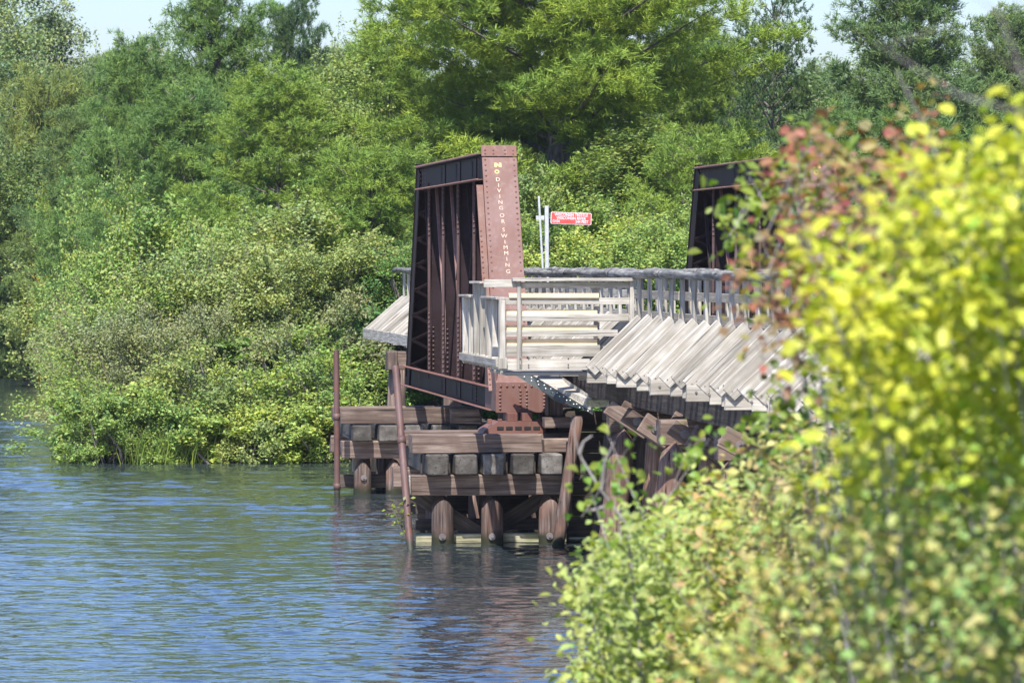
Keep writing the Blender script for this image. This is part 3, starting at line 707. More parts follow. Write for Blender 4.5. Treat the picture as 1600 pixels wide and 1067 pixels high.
# ------------------------------------------------------------------ pile bents of the near trestle
def bent(Y, label, k, far=False, dark=False):
    t = thing('pile_bent', label, 'trestle bent', (9.9, Y, 0), 'pile bents under the trestle')
    xl = 8.5 if dark else 8.03 if not far else 7.33
    BW, PWD = (M['shaded_wood'], M['shaded_wood']) if dark else (M['brown_wood'], M['bent_pile'])  # dark: the bent's shadow is carried by its wood colour
    zt = 2.035
    zb = 1.73
    plate('cap', xl, 11.9, Y - 0.15, Y + 0.15, zb, zt, BW, t, c=0.012, rough=0.006)
    for j, (x, ln) in enumerate(((xl + 0.17, -0.36), (xl + 0.62, -0.16), (xl + 2.3, 0.1), (xl + 3.3, 0.35))):
        pile('pile', x, Y - 0.2, zb + 0.05, -1.2, 0.165, PWD, t, lean=(ln, 0), cut=0.22, seed=k * 5 + j)
    for sgn, a in (() if dark else ((1, 1),) if k < 2 else ((-1, 0), (1, 1))):
        yb = Y + sgn * 0.20 - (0.25 if sgn < 0 else 0)
        p0 = Vector((xl - 0.02 + 0.2 * a, yb, zt - 0.02)); p1 = Vector((xl + 3.6, yb, 0.1))
        sb = beam('sway_brace', p0, p1, 0.08, 0.25, M['brown_wood'], t, up=(0, 0, 1), rough=0.005)
        if sgn < 0: disc('washer', p0 + (p1 - p0).normalized() * 0.22 + Vector((0, -0.042, 0)), (0, -1, 0), 0.055, 0.012, M['washer'], t)
    return t
names = ['just left of the ramp plank and grey block', 'with the large washer on its sway brace', 'half hidden by the shrub leaves', 'behind the green shrub', 'deep behind the shrub', 'nearest the bank, behind the foliage']
bl = ['brown timber bent whose cap ends just right of the small grey block', 'brown timber bent with round washer on its tilted brace, second from the pier',
      'brown timber bent half covered by green shrub leaves', 'timber bent hidden behind the green shrub under the deck', 'timber bent deep behind the yellow foliage', 'timber bent closest to the near bank behind the foliage']
for k in range(6): bent(53.6 - 4.0 * k, bl[k], k)
# extra squared ends leaning on the bents
ex = thing('brace_stack', 'tilted squared brace timbers with washers stacked against the bent caps', 'bracing timbers', at(1020, 670, 51))
for (px, py, Y, wsh, wd) in ((966, 646, 53.0, 0, .19), (992, 658, 52.4, 1, .2), (1020, 670, 51.4, 1, .26), (1066, 678, 49.0, 1, .2), (1098, 690, 48.4, 1, .27)):
    p = at(px, py, Y); ax = Vector((math.cos(math.radians(-33)), 0, math.sin(math.radians(-33))))
    beam('brace_timber', p - ax * 0.16, p + ax * 0.45, 0.1, wd, M['brown_wood'], ex, up=(0, 0, 1), rough=0.006, c=0.01)
    if wsh: disc('washer', p + Vector((0.02, -0.054, 0.0)), (0, -1, 0), 0.055, 0.014, M['washer'], ex)
blk = at(936, 630, 54.5)
tag(plate('timber_block', blk.x - 0.10, blk.x + 0.12, 54.4, 54.9, blk.z - 0.045, blk.z + 0.045, M['wet_wood'], None), 'small grey timber block sitting at the foot of the slanting strut', 'timber block')
# stringers under the deck
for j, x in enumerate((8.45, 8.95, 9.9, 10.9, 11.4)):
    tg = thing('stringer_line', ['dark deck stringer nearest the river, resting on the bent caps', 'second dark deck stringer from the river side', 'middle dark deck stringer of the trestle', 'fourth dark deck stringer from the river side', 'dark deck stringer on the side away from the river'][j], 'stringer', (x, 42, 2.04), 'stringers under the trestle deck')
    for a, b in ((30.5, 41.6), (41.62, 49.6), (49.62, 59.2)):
        plate('timber', x - 0.1, x + 0.1, a, b, 2.04, 2.44, M['shaded_wood'], tg, c=0.01, rough=0.004)
gap_shade = thing('gap_shade_boards', 'dark boards added for the shade in the gap between near pier and first bent', 'added dark backing', (10, 58.9, 0))
for k in range(7): plate('shade_board', 8.15, 11.8, 59.3, 59.42, -0.3 + k * 0.3, -0.01 + k * 0.3, M['shaded_wood'], gap_shade)  # boards added only to make the shaded gap read black
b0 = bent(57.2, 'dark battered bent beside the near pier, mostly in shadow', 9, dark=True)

# ------------------------------------------------------------------ timber piers
def pier(label, Yp, K):
    """K(px, py, Y) gives points; all members are measured on the pier's face"""
    return thing('timber_pier', label, 'bridge pier', at(K, 700, Yp), 'timber piers carrying the truss')
YN = 57.95
pn = pier('larger timber pier of stacked beams on round piles, standing under the lettered end post', YN, 770)
def NX(px, Y=YN): return at(px, 0, Y).x
def NZ(py, Y=YN): return at(770, py, Y).z
plate('top_beam', NX(644), NX(847), YN, YN + 0.33, NZ(707.5), NZ(679), M['brown_wood'], pn, c=0.012, rough=0.006)
plate('top_beam', NX(850, 58.2), NX(896, 58.2), 58.2, 58.5, NZ(708, 58.2), NZ(686, 58.2), M['brown_wood'], pn, c=0.012, rough=0.006)
plate('top_beam', NX(640, 59.2), NX(900, 59.2), 59.0, 59.4, NZ(707.5), NZ(683), M['brown_wood'], pn, c=0.012)
plate('top_beam', NX(640, 59.2), NX(900, 59.2), 60.2, 60.6, NZ(707.5), NZ(683), M['brown_wood'], pn, c=0.012)
plate('block', NX(852, 58.6), NX(897, 58.6), 58.6, 58.9, NZ(669, 58.6), NZ(653, 58.6), M['brown_wood'], pn, rough=0.006)
plate('block', NX(856, 58.9), NX(880, 58.9), 58.95, 59.2, NZ(650, 58.9), NZ(600, 58.9), M['brown_wood'], pn, rough=0.01)
plate('block', NX(852, 59.2), NX(900, 59.2), 59.45, 59.8, NZ(684, 59.2), NZ(640, 59.2), M['shaded_wood'], pn, rough=0.01)
for px in (684, 728, 771, 818, 862):
    x = NX(px, 57.75); hw = 0.148
    st = plate('stringer', x - hw, x + hw, 57.70, 61.2, NZ(740.5), NZ(709.5), M['end_grain'], pn, c=0.016, rough=0.008)
    plate('spacer', x - hw - 0.06, x - hw - 0.035, YN + 0.1, YN + 0.14, NZ(740.5), NZ(709.5), M['shaded_wood'], pn)
plate('lower_beam', NX(641), NX(893), YN - 0.02, YN + 0.3, NZ(774), NZ(741.5), M['brown_wood'], pn, c=0.012, rough=0.006)
plate('lower_beam', NX(641), NX(893), 60.3, 60.6, NZ(774), NZ(741.5), M['brown_wood'], pn, c=0.012, rough=0.006)
for r_i, yy in enumerate((58.1, 59.4, 60.6)):
    for k, px in enumerate((693, 771, 861)):
        if r_i: px += (6, -4, 3)[k]
        x = NX(px); p = pile('pile', x, yy, NZ(776) + (0.0 if r_i else 0.03), -1.4, 0.155, M['pile_wood'], pn, cut=0.0 if r_i else 0.2, seed=k + 3 * r_i)
        if not r_i: disc('washer', (x - 0.02, yy - 0.17, NZ(838)), (0, -1, 0.0), 0.05, 0.015, M['washer'], pn)
plate('water_beam', NX(648, 58.45), NX(885, 58.45), 58.33, 58.6, NZ(851), NZ(836), M['wet_wood'], pn, c=0.015, rough=0.01)
plate('back_beam', NX(648, 58.9), NX(885, 58.9), 58.75, 58.95, NZ(834), NZ(816), M['shaded_wood'], pn, rough=0.01)
plate('back_beam', NX(648, 58.9), NX(885, 58.9), 59.75, 59.95, NZ(815), NZ(778), M['shaded_wood'], pn, rough=0.01)
beam('cross_brace', (NX(650), 58.45, NZ(770)), (NX(850), 58.45, NZ(900)), 0.07, 0.22, M['shaded_wood'], pn)
beam('cross_brace', (NX(880), 58.7, NZ(770)), (NX(690), 58.7, NZ(890)), 0.07, 0.22, M['shaded_wood'], pn)
plate('end_block', NX(636), NX(641), YN - 0.05, YN + 0.3, NZ(772), NZ(742), M['grey_wood'], pn, rough=0.008)
# slanted outer pile at the right end of the pier
p0 = at(905, 650, 57.5); p1 = at(868, 890, 57.5)
pile('batter_pile', p0.x - 0.02, 57.5, p0.z, -1.2, 0.085, M['pile_wood'], pn, lean=(-(p0.x - p1.x) * 1.4, 0), seed=77)
plate('end_plank', NX(885, 57.8), NX(893, 57.8), 57.75, 57.82, NZ(800), NZ(690), M['brown_wood'], pn)

YQ = 70.6
pf = pier('far timber pier of stacked beams on round piles, behind the two steel pipes', YQ, 600)
def QX(px, Y=YQ): return at(px, 0, Y).x
def QZ(py, Y=YQ): return at(600, py, Y).z
plate('top_beam', QX(532), QX(752), YQ, YQ + 0.32, QZ(662), QZ(637), M['brown_wood'], pf, c=0.012, rough=0.006)
plate('top_beam', QX(532), QX(745), YQ + 1.6, YQ + 1.9, QZ(662), QZ(640), M['brown_wood'], pf, c=0.012, rough=0.006)
for px in (565.5, 606.5, 648, 690, 731, 772):
    x = QX(px, YQ - .2); plate('stringer', x - 0.155, x + 0.155, YQ - 0.25, YQ + 3.0, QZ(688), QZ(663.5), M['end_grain'], pf, c=0.016, rough=0.008)
plate('lower_beam', QX(534), QX(790), YQ - 0.02, YQ + 0.3, QZ(715.5), QZ(688.5), M['brown_wood'], pf, c=0.012, rough=0.006)
plate('lower_beam', QX(534), QX(790), YQ + 2.2, YQ + 2.5, QZ(715.5), QZ(688.5), M['brown_wood'], pf, c=0.012, rough=0.006)
for r_i, yy in enumerate((YQ + 0.12, YQ + 1.3, YQ + 2.5)):
    for k, px in enumerate((567.5, 617, 668, 720)):
        x = QX(px) + (0.1 * r_i if k != 1 else -0.06 * r_i)
        pile('pile', x, yy, QZ(717.5), -1.4, 0.15, M['pile_wood'], pf, cut=0.22 if not r_i else 0, seed=20 + k + 4 * r_i)
        if not r_i: disc('washer', (x, yy - 0.165, QZ(746)), (0, -1, 0), 0.05, 0.015, M['washer'], pf)
plate('water_beam', QX(530), QX(760), YQ + 0.42, YQ + 0.62, QZ(764), QZ(743), M['shaded_wood'], pf, c=0.015, rough=0.01)
for px in (553, 583): plate('upright', QX(px), QX(px + 8), YQ + 0.35, YQ + 0.42, QZ(738), QZ(716), M['grey_wood'], pf)
plate('block', QX(700), QX(745), YQ - 0.5, YQ - 0.25, QZ(660), QZ(638), M['brown_wood'], pf, rough=0.01)
# far trestle bents
fb1 = thing('pile_bent', 'brown post and squared cap standing behind the far pier, below the pale sloping boards', 'trestle bent', (7.6, 76, 0), 'pile bents under the trestle')
a = at(603, 549, 76); b = at(634, 577, 76)
plate('cap', a.x, 11.5, 75.85, 76.15, b.z, a.z, M['brown_wood'], fb1, c=0.012, rough=0.006)
plate('cap_block', a.x - 0.02, a.x + 0.17, 75.5, 75.83, b.z, a.z + 0.01, M['brown_wood'], fb1, c=0.012, rough=0.006)
for k in range(4): pile('pile', a.x + 0.2 + k * 1.0, 75.95, b.z - 0.005, -1.2, 0.17, M['brown_wood'], fb1, lean=(-0.12 if k == 0 else 0, 0), seed=50 + k)
# rusted pipes
def pipe(label, p0, p1, r, joints):
    t = thing('steel_pipe', label, 'pipe', p1, 'rusted pipes standing in the river')
    base = Vector(p1); T = Tubes(); T.add([Vector(p1) - base, Vector(p0) - base], [r, r], 14)
    o = part('pipe', T.mesh('pipe', M['pipe_steel']), t, base)
    bm = bmesh.new(); bmesh.ops.create_circle(bm, cap_ends=True, segments=14, radius=r); q = (Vector(p0) - base).to_track_quat('Z', 'Y')
    part('pipe_cap', bm_mesh('pipe_cap', bm, M['pipe_steel']), t, p0, q)
    for j in joints:
        pj = (Vector(p0) - base) * j; T = Tubes(); dv = (Vector(p0) - base).normalized() * 0.05; T.add([pj - dv, pj - dv, pj + dv, pj + dv], [r, r * 1.22, r * 1.22, r], 14)
        part('coupling', T.mesh('coupling', M['pipe_steel']), t, base)
    return t
pipe('upright rusty pipe standing in the water at the end of the far pier', at(525.5, 547, 69.6), at(527, 800, 69.6), 0.048, (0.59, 0.16))
pipe('leaning rusty pipe standing against the end of the near pier', at(618, 573, 58.4), at(643, 880, 57.0), 0.05, (0.62,))

# ------------------------------------------------------------------ sign beyond the trestle
YS = 92.0
sp = at(853, 405, YS)
sign = thing('bridge_sign', 'small red and white sign on a pale post, reading WISCONSIN TRESTLE', 'sign', (sp.x, YS, gh(sp.x, YS)))
pa = at(851, 322, YS); pb = at(855, 405, YS)
xx = at(855.5, 322, YS)
beam('post', (pb.x, YS, gh(sp.x, YS) - 0.3), (xx.x - 0.02, YS, pa.z), 0.085, 0.06, M['white_post'], sign, up=(0, 1, 0))
pa = at(841, 307, YS); pb = at(852, 405, YS)
beam('leaning_stake', (pb.x, YS - 0.08, pb.z - 1.4), (pa.x, YS - 0.08, pa.z), 0.045, 0.03, M['white_post'], sign, up=(0, 1, 0))
plate('bracket', at(837, 0, YS).x, at(850, 0, YS).x, YS - 0.06, YS - 0.03, at(0, 343, YS).z, at(0, 336, YS).z, M['white_post'], sign)
cx = at(892, 0, YS); cz = at(892, 341.5, YS).z
tilt = Matrix.Rotation(math.radians(1.9), 4, 'Y')
def roundrect(wd, h, r, t, mat):
    bm = bmesh.new(); vs = []
    for sx, sz, a0 in ((1, 1, 0), (-1, 1, 90), (-1, -1, 180), (1, -1, 270)):
        for k in range(5):
            a = math.radians(a0 + k * 22.5); vs.append(bm.verts.new((sx * (wd / 2 - r) + r * math.cos(a), 0, sz * (h / 2 - r) + r * math.sin(a))))
    f = bm.faces.new(vs); e = bmesh.ops.extrude_face_region(bm, geom=[f]); bmesh.ops.translate(bm, verts=[v for v in e['geom'] if isinstance(v, bmesh.types.BMVert)], vec=(0, t, 0))
    bmesh.ops.recalc_face_normals(bm, faces=bm.faces)
    return bm_mesh('sign_board', bm, mat)
board = part('sign_board', roundrect(0.905, 0.262, 0.03, 0.006, M['sign_white']), sign, (cx.x, YS - 0.045, cz), tilt.to_quaternion())
def onboard(me, lx, lz, dy):
    p = tilt @ Vector((lx, 0, lz)); o = part('sign_text' if me.name.startswith('letter') else 'red_panel', me, None, (cx.x + p.x, YS - 0.045 - dy, cz + p.z), (tilt @ Matrix.Rotation(math.pi / 2, 4, 'X')).to_quaternion() if me.name.startswith('letter') else tilt.to_quaternion())
    return subpart(o, board)
onboard(roundrect(0.875, 0.235, 0.022, 0.002, M['sign_red']), 0, 0, 0.005)
onboard(textmesh('WISCONSIN TRESTLE', 0.090, M['sign_white'], 0.001, 0.0018, 0.86), 0, 0.075, 0.009)
onboard(textmesh('WISCONSIN RIVER', 0.090, M['sign_white'], 0.001, 0.0018, 0.86), 0, 0.0, 0.009)
onboard(textmesh('G426', 0.086, M['sign_white'], 0.001, 0.0018, 0.86), -0.33, -0.072, 0.009)
onboard(textmesh('544 FEET', 0.086, M['sign_white'], 0.001, 0.0018, 0.86), 0.24, -0.072, 0.009)

# ------------------------------------------------------------------ vegetation builders
SUNV = np.array(sv)
def unit(v): return v / np.maximum(np.linalg.norm(v, axis=-1, keepdims=True), 1e-9)
def leaves_arrays(C, size, rng, up=0.35, wr=0.62, shape=4, tdir=None, outd=None):
    """leaf blades at C; shape 4 = rhombus, 6 = ovate outline with a folded midrib"""
    n = len(C); N = rng.normal(size=(n, 3)) * 0.8; N[:, 2] = np.abs(N[:, 2]) * 0.8 + up * 0.5
    N += SUNV * 0.55
    N = unit(N)
    T = rng.normal(size=(n, 3)) if tdir is None else tdir + 0.5 * rng.normal(size=(n, 3))
    T = unit(T - N * np.sum(T * N, 1, keepdims=True)); S = np.cross(N, T)
    L = (size * rng.uniform(0.65, 1.25, n))[:, None]; W = L * wr * 0.5
    if shape == 4:
        V = np.stack([C - T * L * 0.5, C + S * W + N * L * 0.06, C + T * L * 0.5, C - S * W + N * L * 0.06], 1).reshape(-1, 3)
        Fq = (np.arange(n) * 4)[:, None] + np.array([0, 1, 2, 3])[None]
        return V, Fq
    fold = N * L * 0.10
    V = np.stack([C - T * L * 0.5, C - T * L * 0.22 + S * W * 0.9 + fold, C + T * L * 0.12 + S * W * 0.95 + fold, C + T * L * 0.5 - N * L * 0.06,
                  C + T * L * 0.12 - S * W * 0.95 + fold, C - T * L * 0.22 - S * W * 0.9 + fold], 1).reshape(-1, 3)
    b = (np.arange(n) * 6)[:, None]
    Fq = np.concatenate([b + np.array([0, 1, 2, 3])[None], b + np.array([0, 3, 4, 5])[None]], 0)
    return V, Fq
def needle_arrays(P, D, rng, n_per, L, W):
    """tufts: P positions, D main directions"""
    k = len(P); P = np.repeat(P, n_per, 0); D = np.repeat(D, n_per, 0); m = len(P)
    d = unit(D * 0.75 + unit(rng.normal(size=(m, 3))) * 0.85)
    s = unit(np.cross(d, rng.normal(size=(m, 3)))); l = (L * rng.uniform(0.7, 1.15, m))[:, None]
    o = P + rng.normal(size=(m, 3)) * L * 0.15
    V = np.stack([o - s * W * 0.5, o + s * W * 0.5, o + d * l + s * W * 0.25, o + d * l - s * W * 0.25], 1).reshape(-1, 3)
    return V, (np.arange(m) * 4)[:, None] + np.array([0, 1, 2, 3])[None]

class Proto: pass
def shrub_proto(seed, H=3.2, Rx=1.7, n_leaf=12000, leaf=0.088, clumps=70, shoots=40, up=0.4, tree=False, zbase=0.0):
    rng = np.random.default_rng(seed); pts = []
    # rounded lobes grouped into an uneven dome, leaves gathered towards the skin of each lobe
    nl = rng.integers(9, 13) if not tree else rng.integers(26, 34)
    th = rng.uniform(0, 2 * np.pi, nl); zz = (np.arange(nl) + rng.uniform(0, 1, nl)) / nl; rng.shuffle(zz)
    if tree: prof = np.sin(np.pi * np.clip(zz * 0.85 + 0.15, 0, 1)) ** 0.7
    else: prof = np.sqrt(np.clip(1 - zz ** 2.0, 0, 1))
    u = rng.uniform(0.35, 0.85, nl)
    lr = (rng.uniform(0.26, 0.42, nl) * min(H, 2 * Rx) * 0.72) if not tree else rng.uniform(0.16, 0.27, nl) * Rx * 1.5
    Lc = np.stack([np.cos(th) * u * Rx * prof, np.sin(th) * u * Rx * prof, zbase + 0.1 * H + zz * (H * 0.86 - zbase)], 1)
    wt = lr ** 2; per_l = (clumps * wt / wt.sum()).astype(int) + 2; Cc = []; rad = []
    for c, r, k in zip(Lc, lr, per_l):
        d = unit(rng.normal(size=(k, 3)) + np.array([0, 0, 0.35])); Cc.append(c + d * r * rng.uniform(0.65, 1.0, (k, 1)) * np.array([1, 1, 0.85])); rad.append(np.full(k, r * 0.36) * rng.uniform(0.6, 1.2, k))
    Cc = np.concatenate(Cc); rad = np.concatenate(rad); clumps = len(Cc)
    keep = Cc[:, 2] > 0.02; Cc = Cc[keep]; rad = rad[keep]; clumps = len(Cc)
    wt = rad ** 2; cnt = (n_leaf * 0.9 * wt / wt.sum()).astype(int)
    for c, r, k in zip(Cc, rad, cnt):
        pts.append(c + rng.normal(size=(k, 3)) * np.array([1.0, 1.0, 0.8]) * r * 0.62)
    tub = Tubes(); ns = 6 if not tree else 1
    for j in range(ns):
        a = rng.uniform(0, 6.28); b = Cc[rng.integers(clumps)]
        base = np.array([math.cos(a) * 0.12 * ns / 6, math.sin(a) * 0.12 * ns / 6, -0.3])
        top_ = b if not tree else np.array([0.1, 0.0, H * 0.86])
        midp = base * 0.5 + top_ * 0.5 + rng.normal(size=3) * 0.12 * (1 if not tree else 0.6)
        r0 = 0.035 if not tree else 0.02 * H
        tub.add([base, midp, top_], [r0, r0 * 0.7, r0 * 0.25], 7)
    for j in range(14 if not tree else 26):
        b = Cc[rng.integers(clumps)]; a = np.array([0, 0, max(0.1, b[2] * (0.35 if not tree else 0.62))])
        r0 = 0.014 if not tree else 0.006 * H
        tub.add([a, a * 0.45 + b * 0.55 + rng.normal(size=3) * 0.08, b], [r0, r0 * 0.6, r0 * 0.25], 5)
    per = max(6, int(n_leaf * 0.10 / shoots))
    for j in range(shoots):
        c = Cc[rng.integers(clumps)]; c = c + rng.normal(size=3) * 0.1
        d = unit(np.array([c[0] * 0.6, c[1] * 0.6, rng.uniform(0.4, 1.5)]) + rng.normal(size=3) * 0.35)
        L = rng.uniform(0.35, 0.9) * (H / 3.2 if not tree else 1.0)
        t = rng.uniform(0, 1, per)[:, None]; st = c + d * H / 9 * 0.4
        pts.append(st + d * L * t + rng.normal(size=(per, 3)) * 0.05 * H / 3.2 * (1.15 - t))
        tub.add([st, st + d * L * 0.9], [0.006, 0.003], 4)
    C = np.concatenate(pts); C = C[C[:, 2] > -0.05]
    V, Fq = leaves_arrays(C, leaf, rng, up)
    p = Proto(); p.H = float(np.percentile(C[:, 2], 99.6)); p.R = float(np.percentile(np.abs(C[:, 0]), 96))
    p.fol = mesh_np('foliage', V, Fq, M['leaf']); p.wood = tub.mesh('trunk', M['bark']); p.tn = 'trunk' if tree else 'stems'
    return p
def pine_proto(seed, H=11.0, Rr=3.4, z0=0.12, step=0.55, nb=5, droop=0.0, tuft_step=0.17, n_per=13, L=0.15, W=0.02, shape='white', flat=0.35, upsw=0.25, gap=0.12, fluff=2.0, plume=0.22, tw=0.55):
    rng = np.random.default_rng(seed); P = []; D = []; tub = Tubes()
    bend = rng.normal(size=2) * 0.15
    tk = [np.array([bend[0] * t * t, bend[1] * t * t, H * t]) for t in np.linspace(0, 1, 9)]; tk[0][2] = -0.4
    tub.add(tk, [0.02 * H * (1.05 - t) + 0.01 for t in np.linspace(0, 1, 9)], 8)
    z = H * z0
    while z < H * 0.985:
        t = z / H
        if shape == 'white': pr = (1 - t) ** 0.62 * min(1.0, 0.62 + 1.1 * t)
        elif shape == 'cone': pr = (1 - t) ** 0.9
        else: pr = math.sqrt(max(0.0, 1 - abs(2 * (t - 0.5)) ** 2.6)) * (1.0 if t < 0.5 else 1 - 0.35 * (t - 0.5) * 2)
        k = nb + rng.integers(-1, 2); a0 = rng.uniform(0, 6.28)
        for j in range(k):
            if rng.random() < gap: continue
            az = a0 + 2 * math.pi * j / k + rng.normal() * 0.25; Lb = Rr * pr * rng.uniform(0.6, 1.15) + 0.25
            s = upsw + 0.55 * t ** 2 + rng.normal() * 0.08 - droop
            hd = np.array([math.cos(az), math.sin(az), 0.0]); sd_ = np.array([-math.sin(az), math.cos(az), 0.0])
            b0 = np.array([bend[0] * t * t, bend[1] * t * t, min(H * 0.985, max(0.2, z + step * rng.uniform(-0.5, 0.5)))])
            def bp(u): return b0 + hd * Lb * u + np.array([0, 0, 1.0]) * Lb * (s * u - 0.22 * s * u * u + (0.10 * u ** 3))
            tub.add([bp(0), bp(0.45), bp(0.97)], [0.022 * Lb ** 0.6 + 0.006, 0.014 * Lb ** 0.6 + 0.004, 0.004], 4)
            u = 0.10 + rng.random() * 0.1; side = 1; du = tw / max(Lb, 0.3) * (0.8 + 0.25 * rng.random())
            while u < 1.0:
                l2 = min(Lb * 0.42 * (1.12 - u) + 0.22, 1.3) * rng.uniform(0.75, 1.2)
                q0 = bp(u); dd = unit(hd * 0.75 + sd_ * side * 0.9 + np.array([0, 0, rng.uniform(0.1, 0.75)]))
                m = max(4, int(l2 / tuft_step * fluff)); tt = rng.uniform(0.1, 1, m) ** 0.7
                off = unit(rng.normal(size=(m, 3))) * plume * rng.uniform(0.3, 1, m)[:, None] * np.array([1, 1, 1.0])
                off[:, 2] = np.abs(off[:, 2]) * 1.1 - plume * 0.3
                pts = q0 + dd * l2 * tt[:, None] + off
                P.append(pts); D.append(dd * 0.5 + off / plume * 0.9 + np.array([0, 0, 0.5]))
                side = -side; u += du * 0.5
            m = 6; P.append(bp(1.0) + rng.normal(size=(m, 3)) * 0.1); D.append(np.tile(hd * 0.8 + np.array([0, 0, 0.6]), (m, 1)))
        z += step * rng.uniform(0.75, 1.2) * (1.0 if t < 0.75 else 0.75)
    for q in range(8): P.append(np.array([[bend[0], bend[1], H * (0.97 + 0.006 * q)]])); D.append(np.array([[0, 0, 1.0]]))
    P = np.concatenate(P); D = np.concatenate(D)
    V, Fq = needle_arrays(P, unit(D), rng, n_per, L, W)
    p = Proto(); p.H = H + 0.2; p.R = float(np.percentile(np.abs(P[:, 0]), 98)); p.n = len(Fq)
    p.fol = mesh_np('foliage', V, Fq, M['needle']); p.wood = tub.mesh('trunk', M['bark']); p.tn = 'trunk'
    return p
def plant(proto, name, label, cat, px, ptop, Y, wpx, color, group=None, zb=None, rot=None, wide=None):
    top = at(px, ptop, Y); x = top.x; z0 = gh(x, Y) - 0.05 if zb is None else zb
    if name == 'shrub': proto = fit_shrub(top.z, Y, x)
    sz = (top.z - z0) / proto.H; W = wpx / (F / Y); sx = W / (2 * proto.R)
    t = thing(name, label, cat, (x, Y, z0), group)
    t.rotation_euler = (0, 0, R.uniform(-0.8, 0.8) if rot is None else rot); t.scale = (sx, sx, sz)
    f = bpy.data.objects.new('foliage', proto.fol); f.parent = t; COL.objects.link(f); f.color = tuple(color) + (1,)
    k = bpy.data.objects.new(proto.tn, proto.wood); k.parent = t; COL.objects.link(k)
    return t
# ------------------------------------------------------------------ prototypes
big_pine = pine_proto(3, H=13.5, Rr=4.9, z0=0.06, step=0.85, nb=8, n_per=18, L=0.16, W=0.0145, upsw=0.40, tuft_step=0.075, gap=0.04, fluff=2.3, plume=0.36, tw=0.78)
pines = [pine_proto(11, H=8, Rr=2.7, z0=0.05, step=0.62, nb=7, n_per=17, L=0.15, W=0.0155, upsw=0.60, gap=0.03, plume=0.30, tuft_step=0.09, tw=0.6), pine_proto(12, H=8, Rr=2.9, z0=0.05, step=0.66, nb=7, n_per=17, L=0.15, W=0.0155, upsw=0.5, gap=0.04, plume=0.31, tuft_step=0.09, tw=0.6),
         pine_proto(13, H=4.6, Rr=2.1, z0=0.04, step=0.52, nb=7, n_per=17, L=0.14, W=0.015, upsw=0.62, gap=0.02, plume=0.27, tuft_step=0.09, tw=0.6)]
red_pine = pine_proto(21, H=8.5, Rr=2.4, z0=0.12, step=0.45, n_per=14, L=0.12, W=0.02, shape='oval', upsw=0.4, gap=0.10, tuft_step=0.17, fluff=1.7, plume=0.2)
shrubs = [shrub_proto(31), shrub_proto(32, H=3.6, Rx=1.5), shrub_proto(33, H=2.8, Rx=1.7), shrub_proto(34, H=3.2, Rx=1.6, leaf=0.07, n_leaf=15000, shoots=90)]
mids = [shrub_proto(35, H=2.1, Rx=1.4, n_leaf=9000, clumps=55), shrub_proto(36, H=2.0, Rx=1.5, n_leaf=9000, clumps=60, leaf=0.065)]
lows = [shrub_proto(37, H=1.3, Rx=1.1, n_leaf=5500, clumps=40), shrub_proto(38, H=1.2, Rx=1.2, n_leaf=6000, clumps=44, leaf=0.065)]
def fit_shrub(top, Y, x):
    h = top - gh(x, Y)
    return R.choice(shrubs) if h > 2.4 else (R.choice(mids) if h > 1.55 else R.choice(lows))
trees = [shrub_proto(41, H=9, Rx=3.2, n_leaf=26000, leaf=0.12, clumps=170, shoots=120, tree=True, zbase=0.8), shrub_proto(42, H=10, Rx=2.8, n_leaf=26000, leaf=0.12, clumps=190, shoots=120, tree=True, zbase=0.8)]

# ------------------------------------------------------------------ planting
ORD = ['first', 'second', 'third', 'fourth', 'fifth', 'sixth', 'seventh', 'eighth', 'ninth', 'tenth', 'eleventh', 'twelfth', 'thirteenth', 'fourteenth', 'fifteenth', 'sixteenth', 'seventeenth', 'eighteenth', 'nineteenth', 'twentieth', 'twenty-first', 'twenty-second', 'twenty-third', 'twenty-fourth', 'twenty-fifth', 'twenty-sixth', 'twenty-seventh', 'twenty-eighth', 'twenty-ninth', 'thirtieth']
def hue(c):
    return 'yellowish' if c == SY else 'olive' if c == SO else 'brownish green' if c == SB else 'dark green' if c == SD else 'mid green'
PB = (0.175, 0.26, 0.055); PG = (0.12, 0.20, 0.06); PD = (0.065, 0.115, 0.045); PY = (0.17, 0.21, 0.06)
SG = (0.185, 0.265, 0.07); SO = (0.215, 0.265, 0.09); SY = (0.27, 0.34, 0.08); SD = (0.115, 0.21, 0.055); SB = (0.20, 0.225, 0.11)
plant(big_pine, 'pine_tree', 'huge bright green pine filling the top of the picture above the lettered truss', 'pine tree', 872, -400, 112, 590, (0.20, 0.28, 0.05))
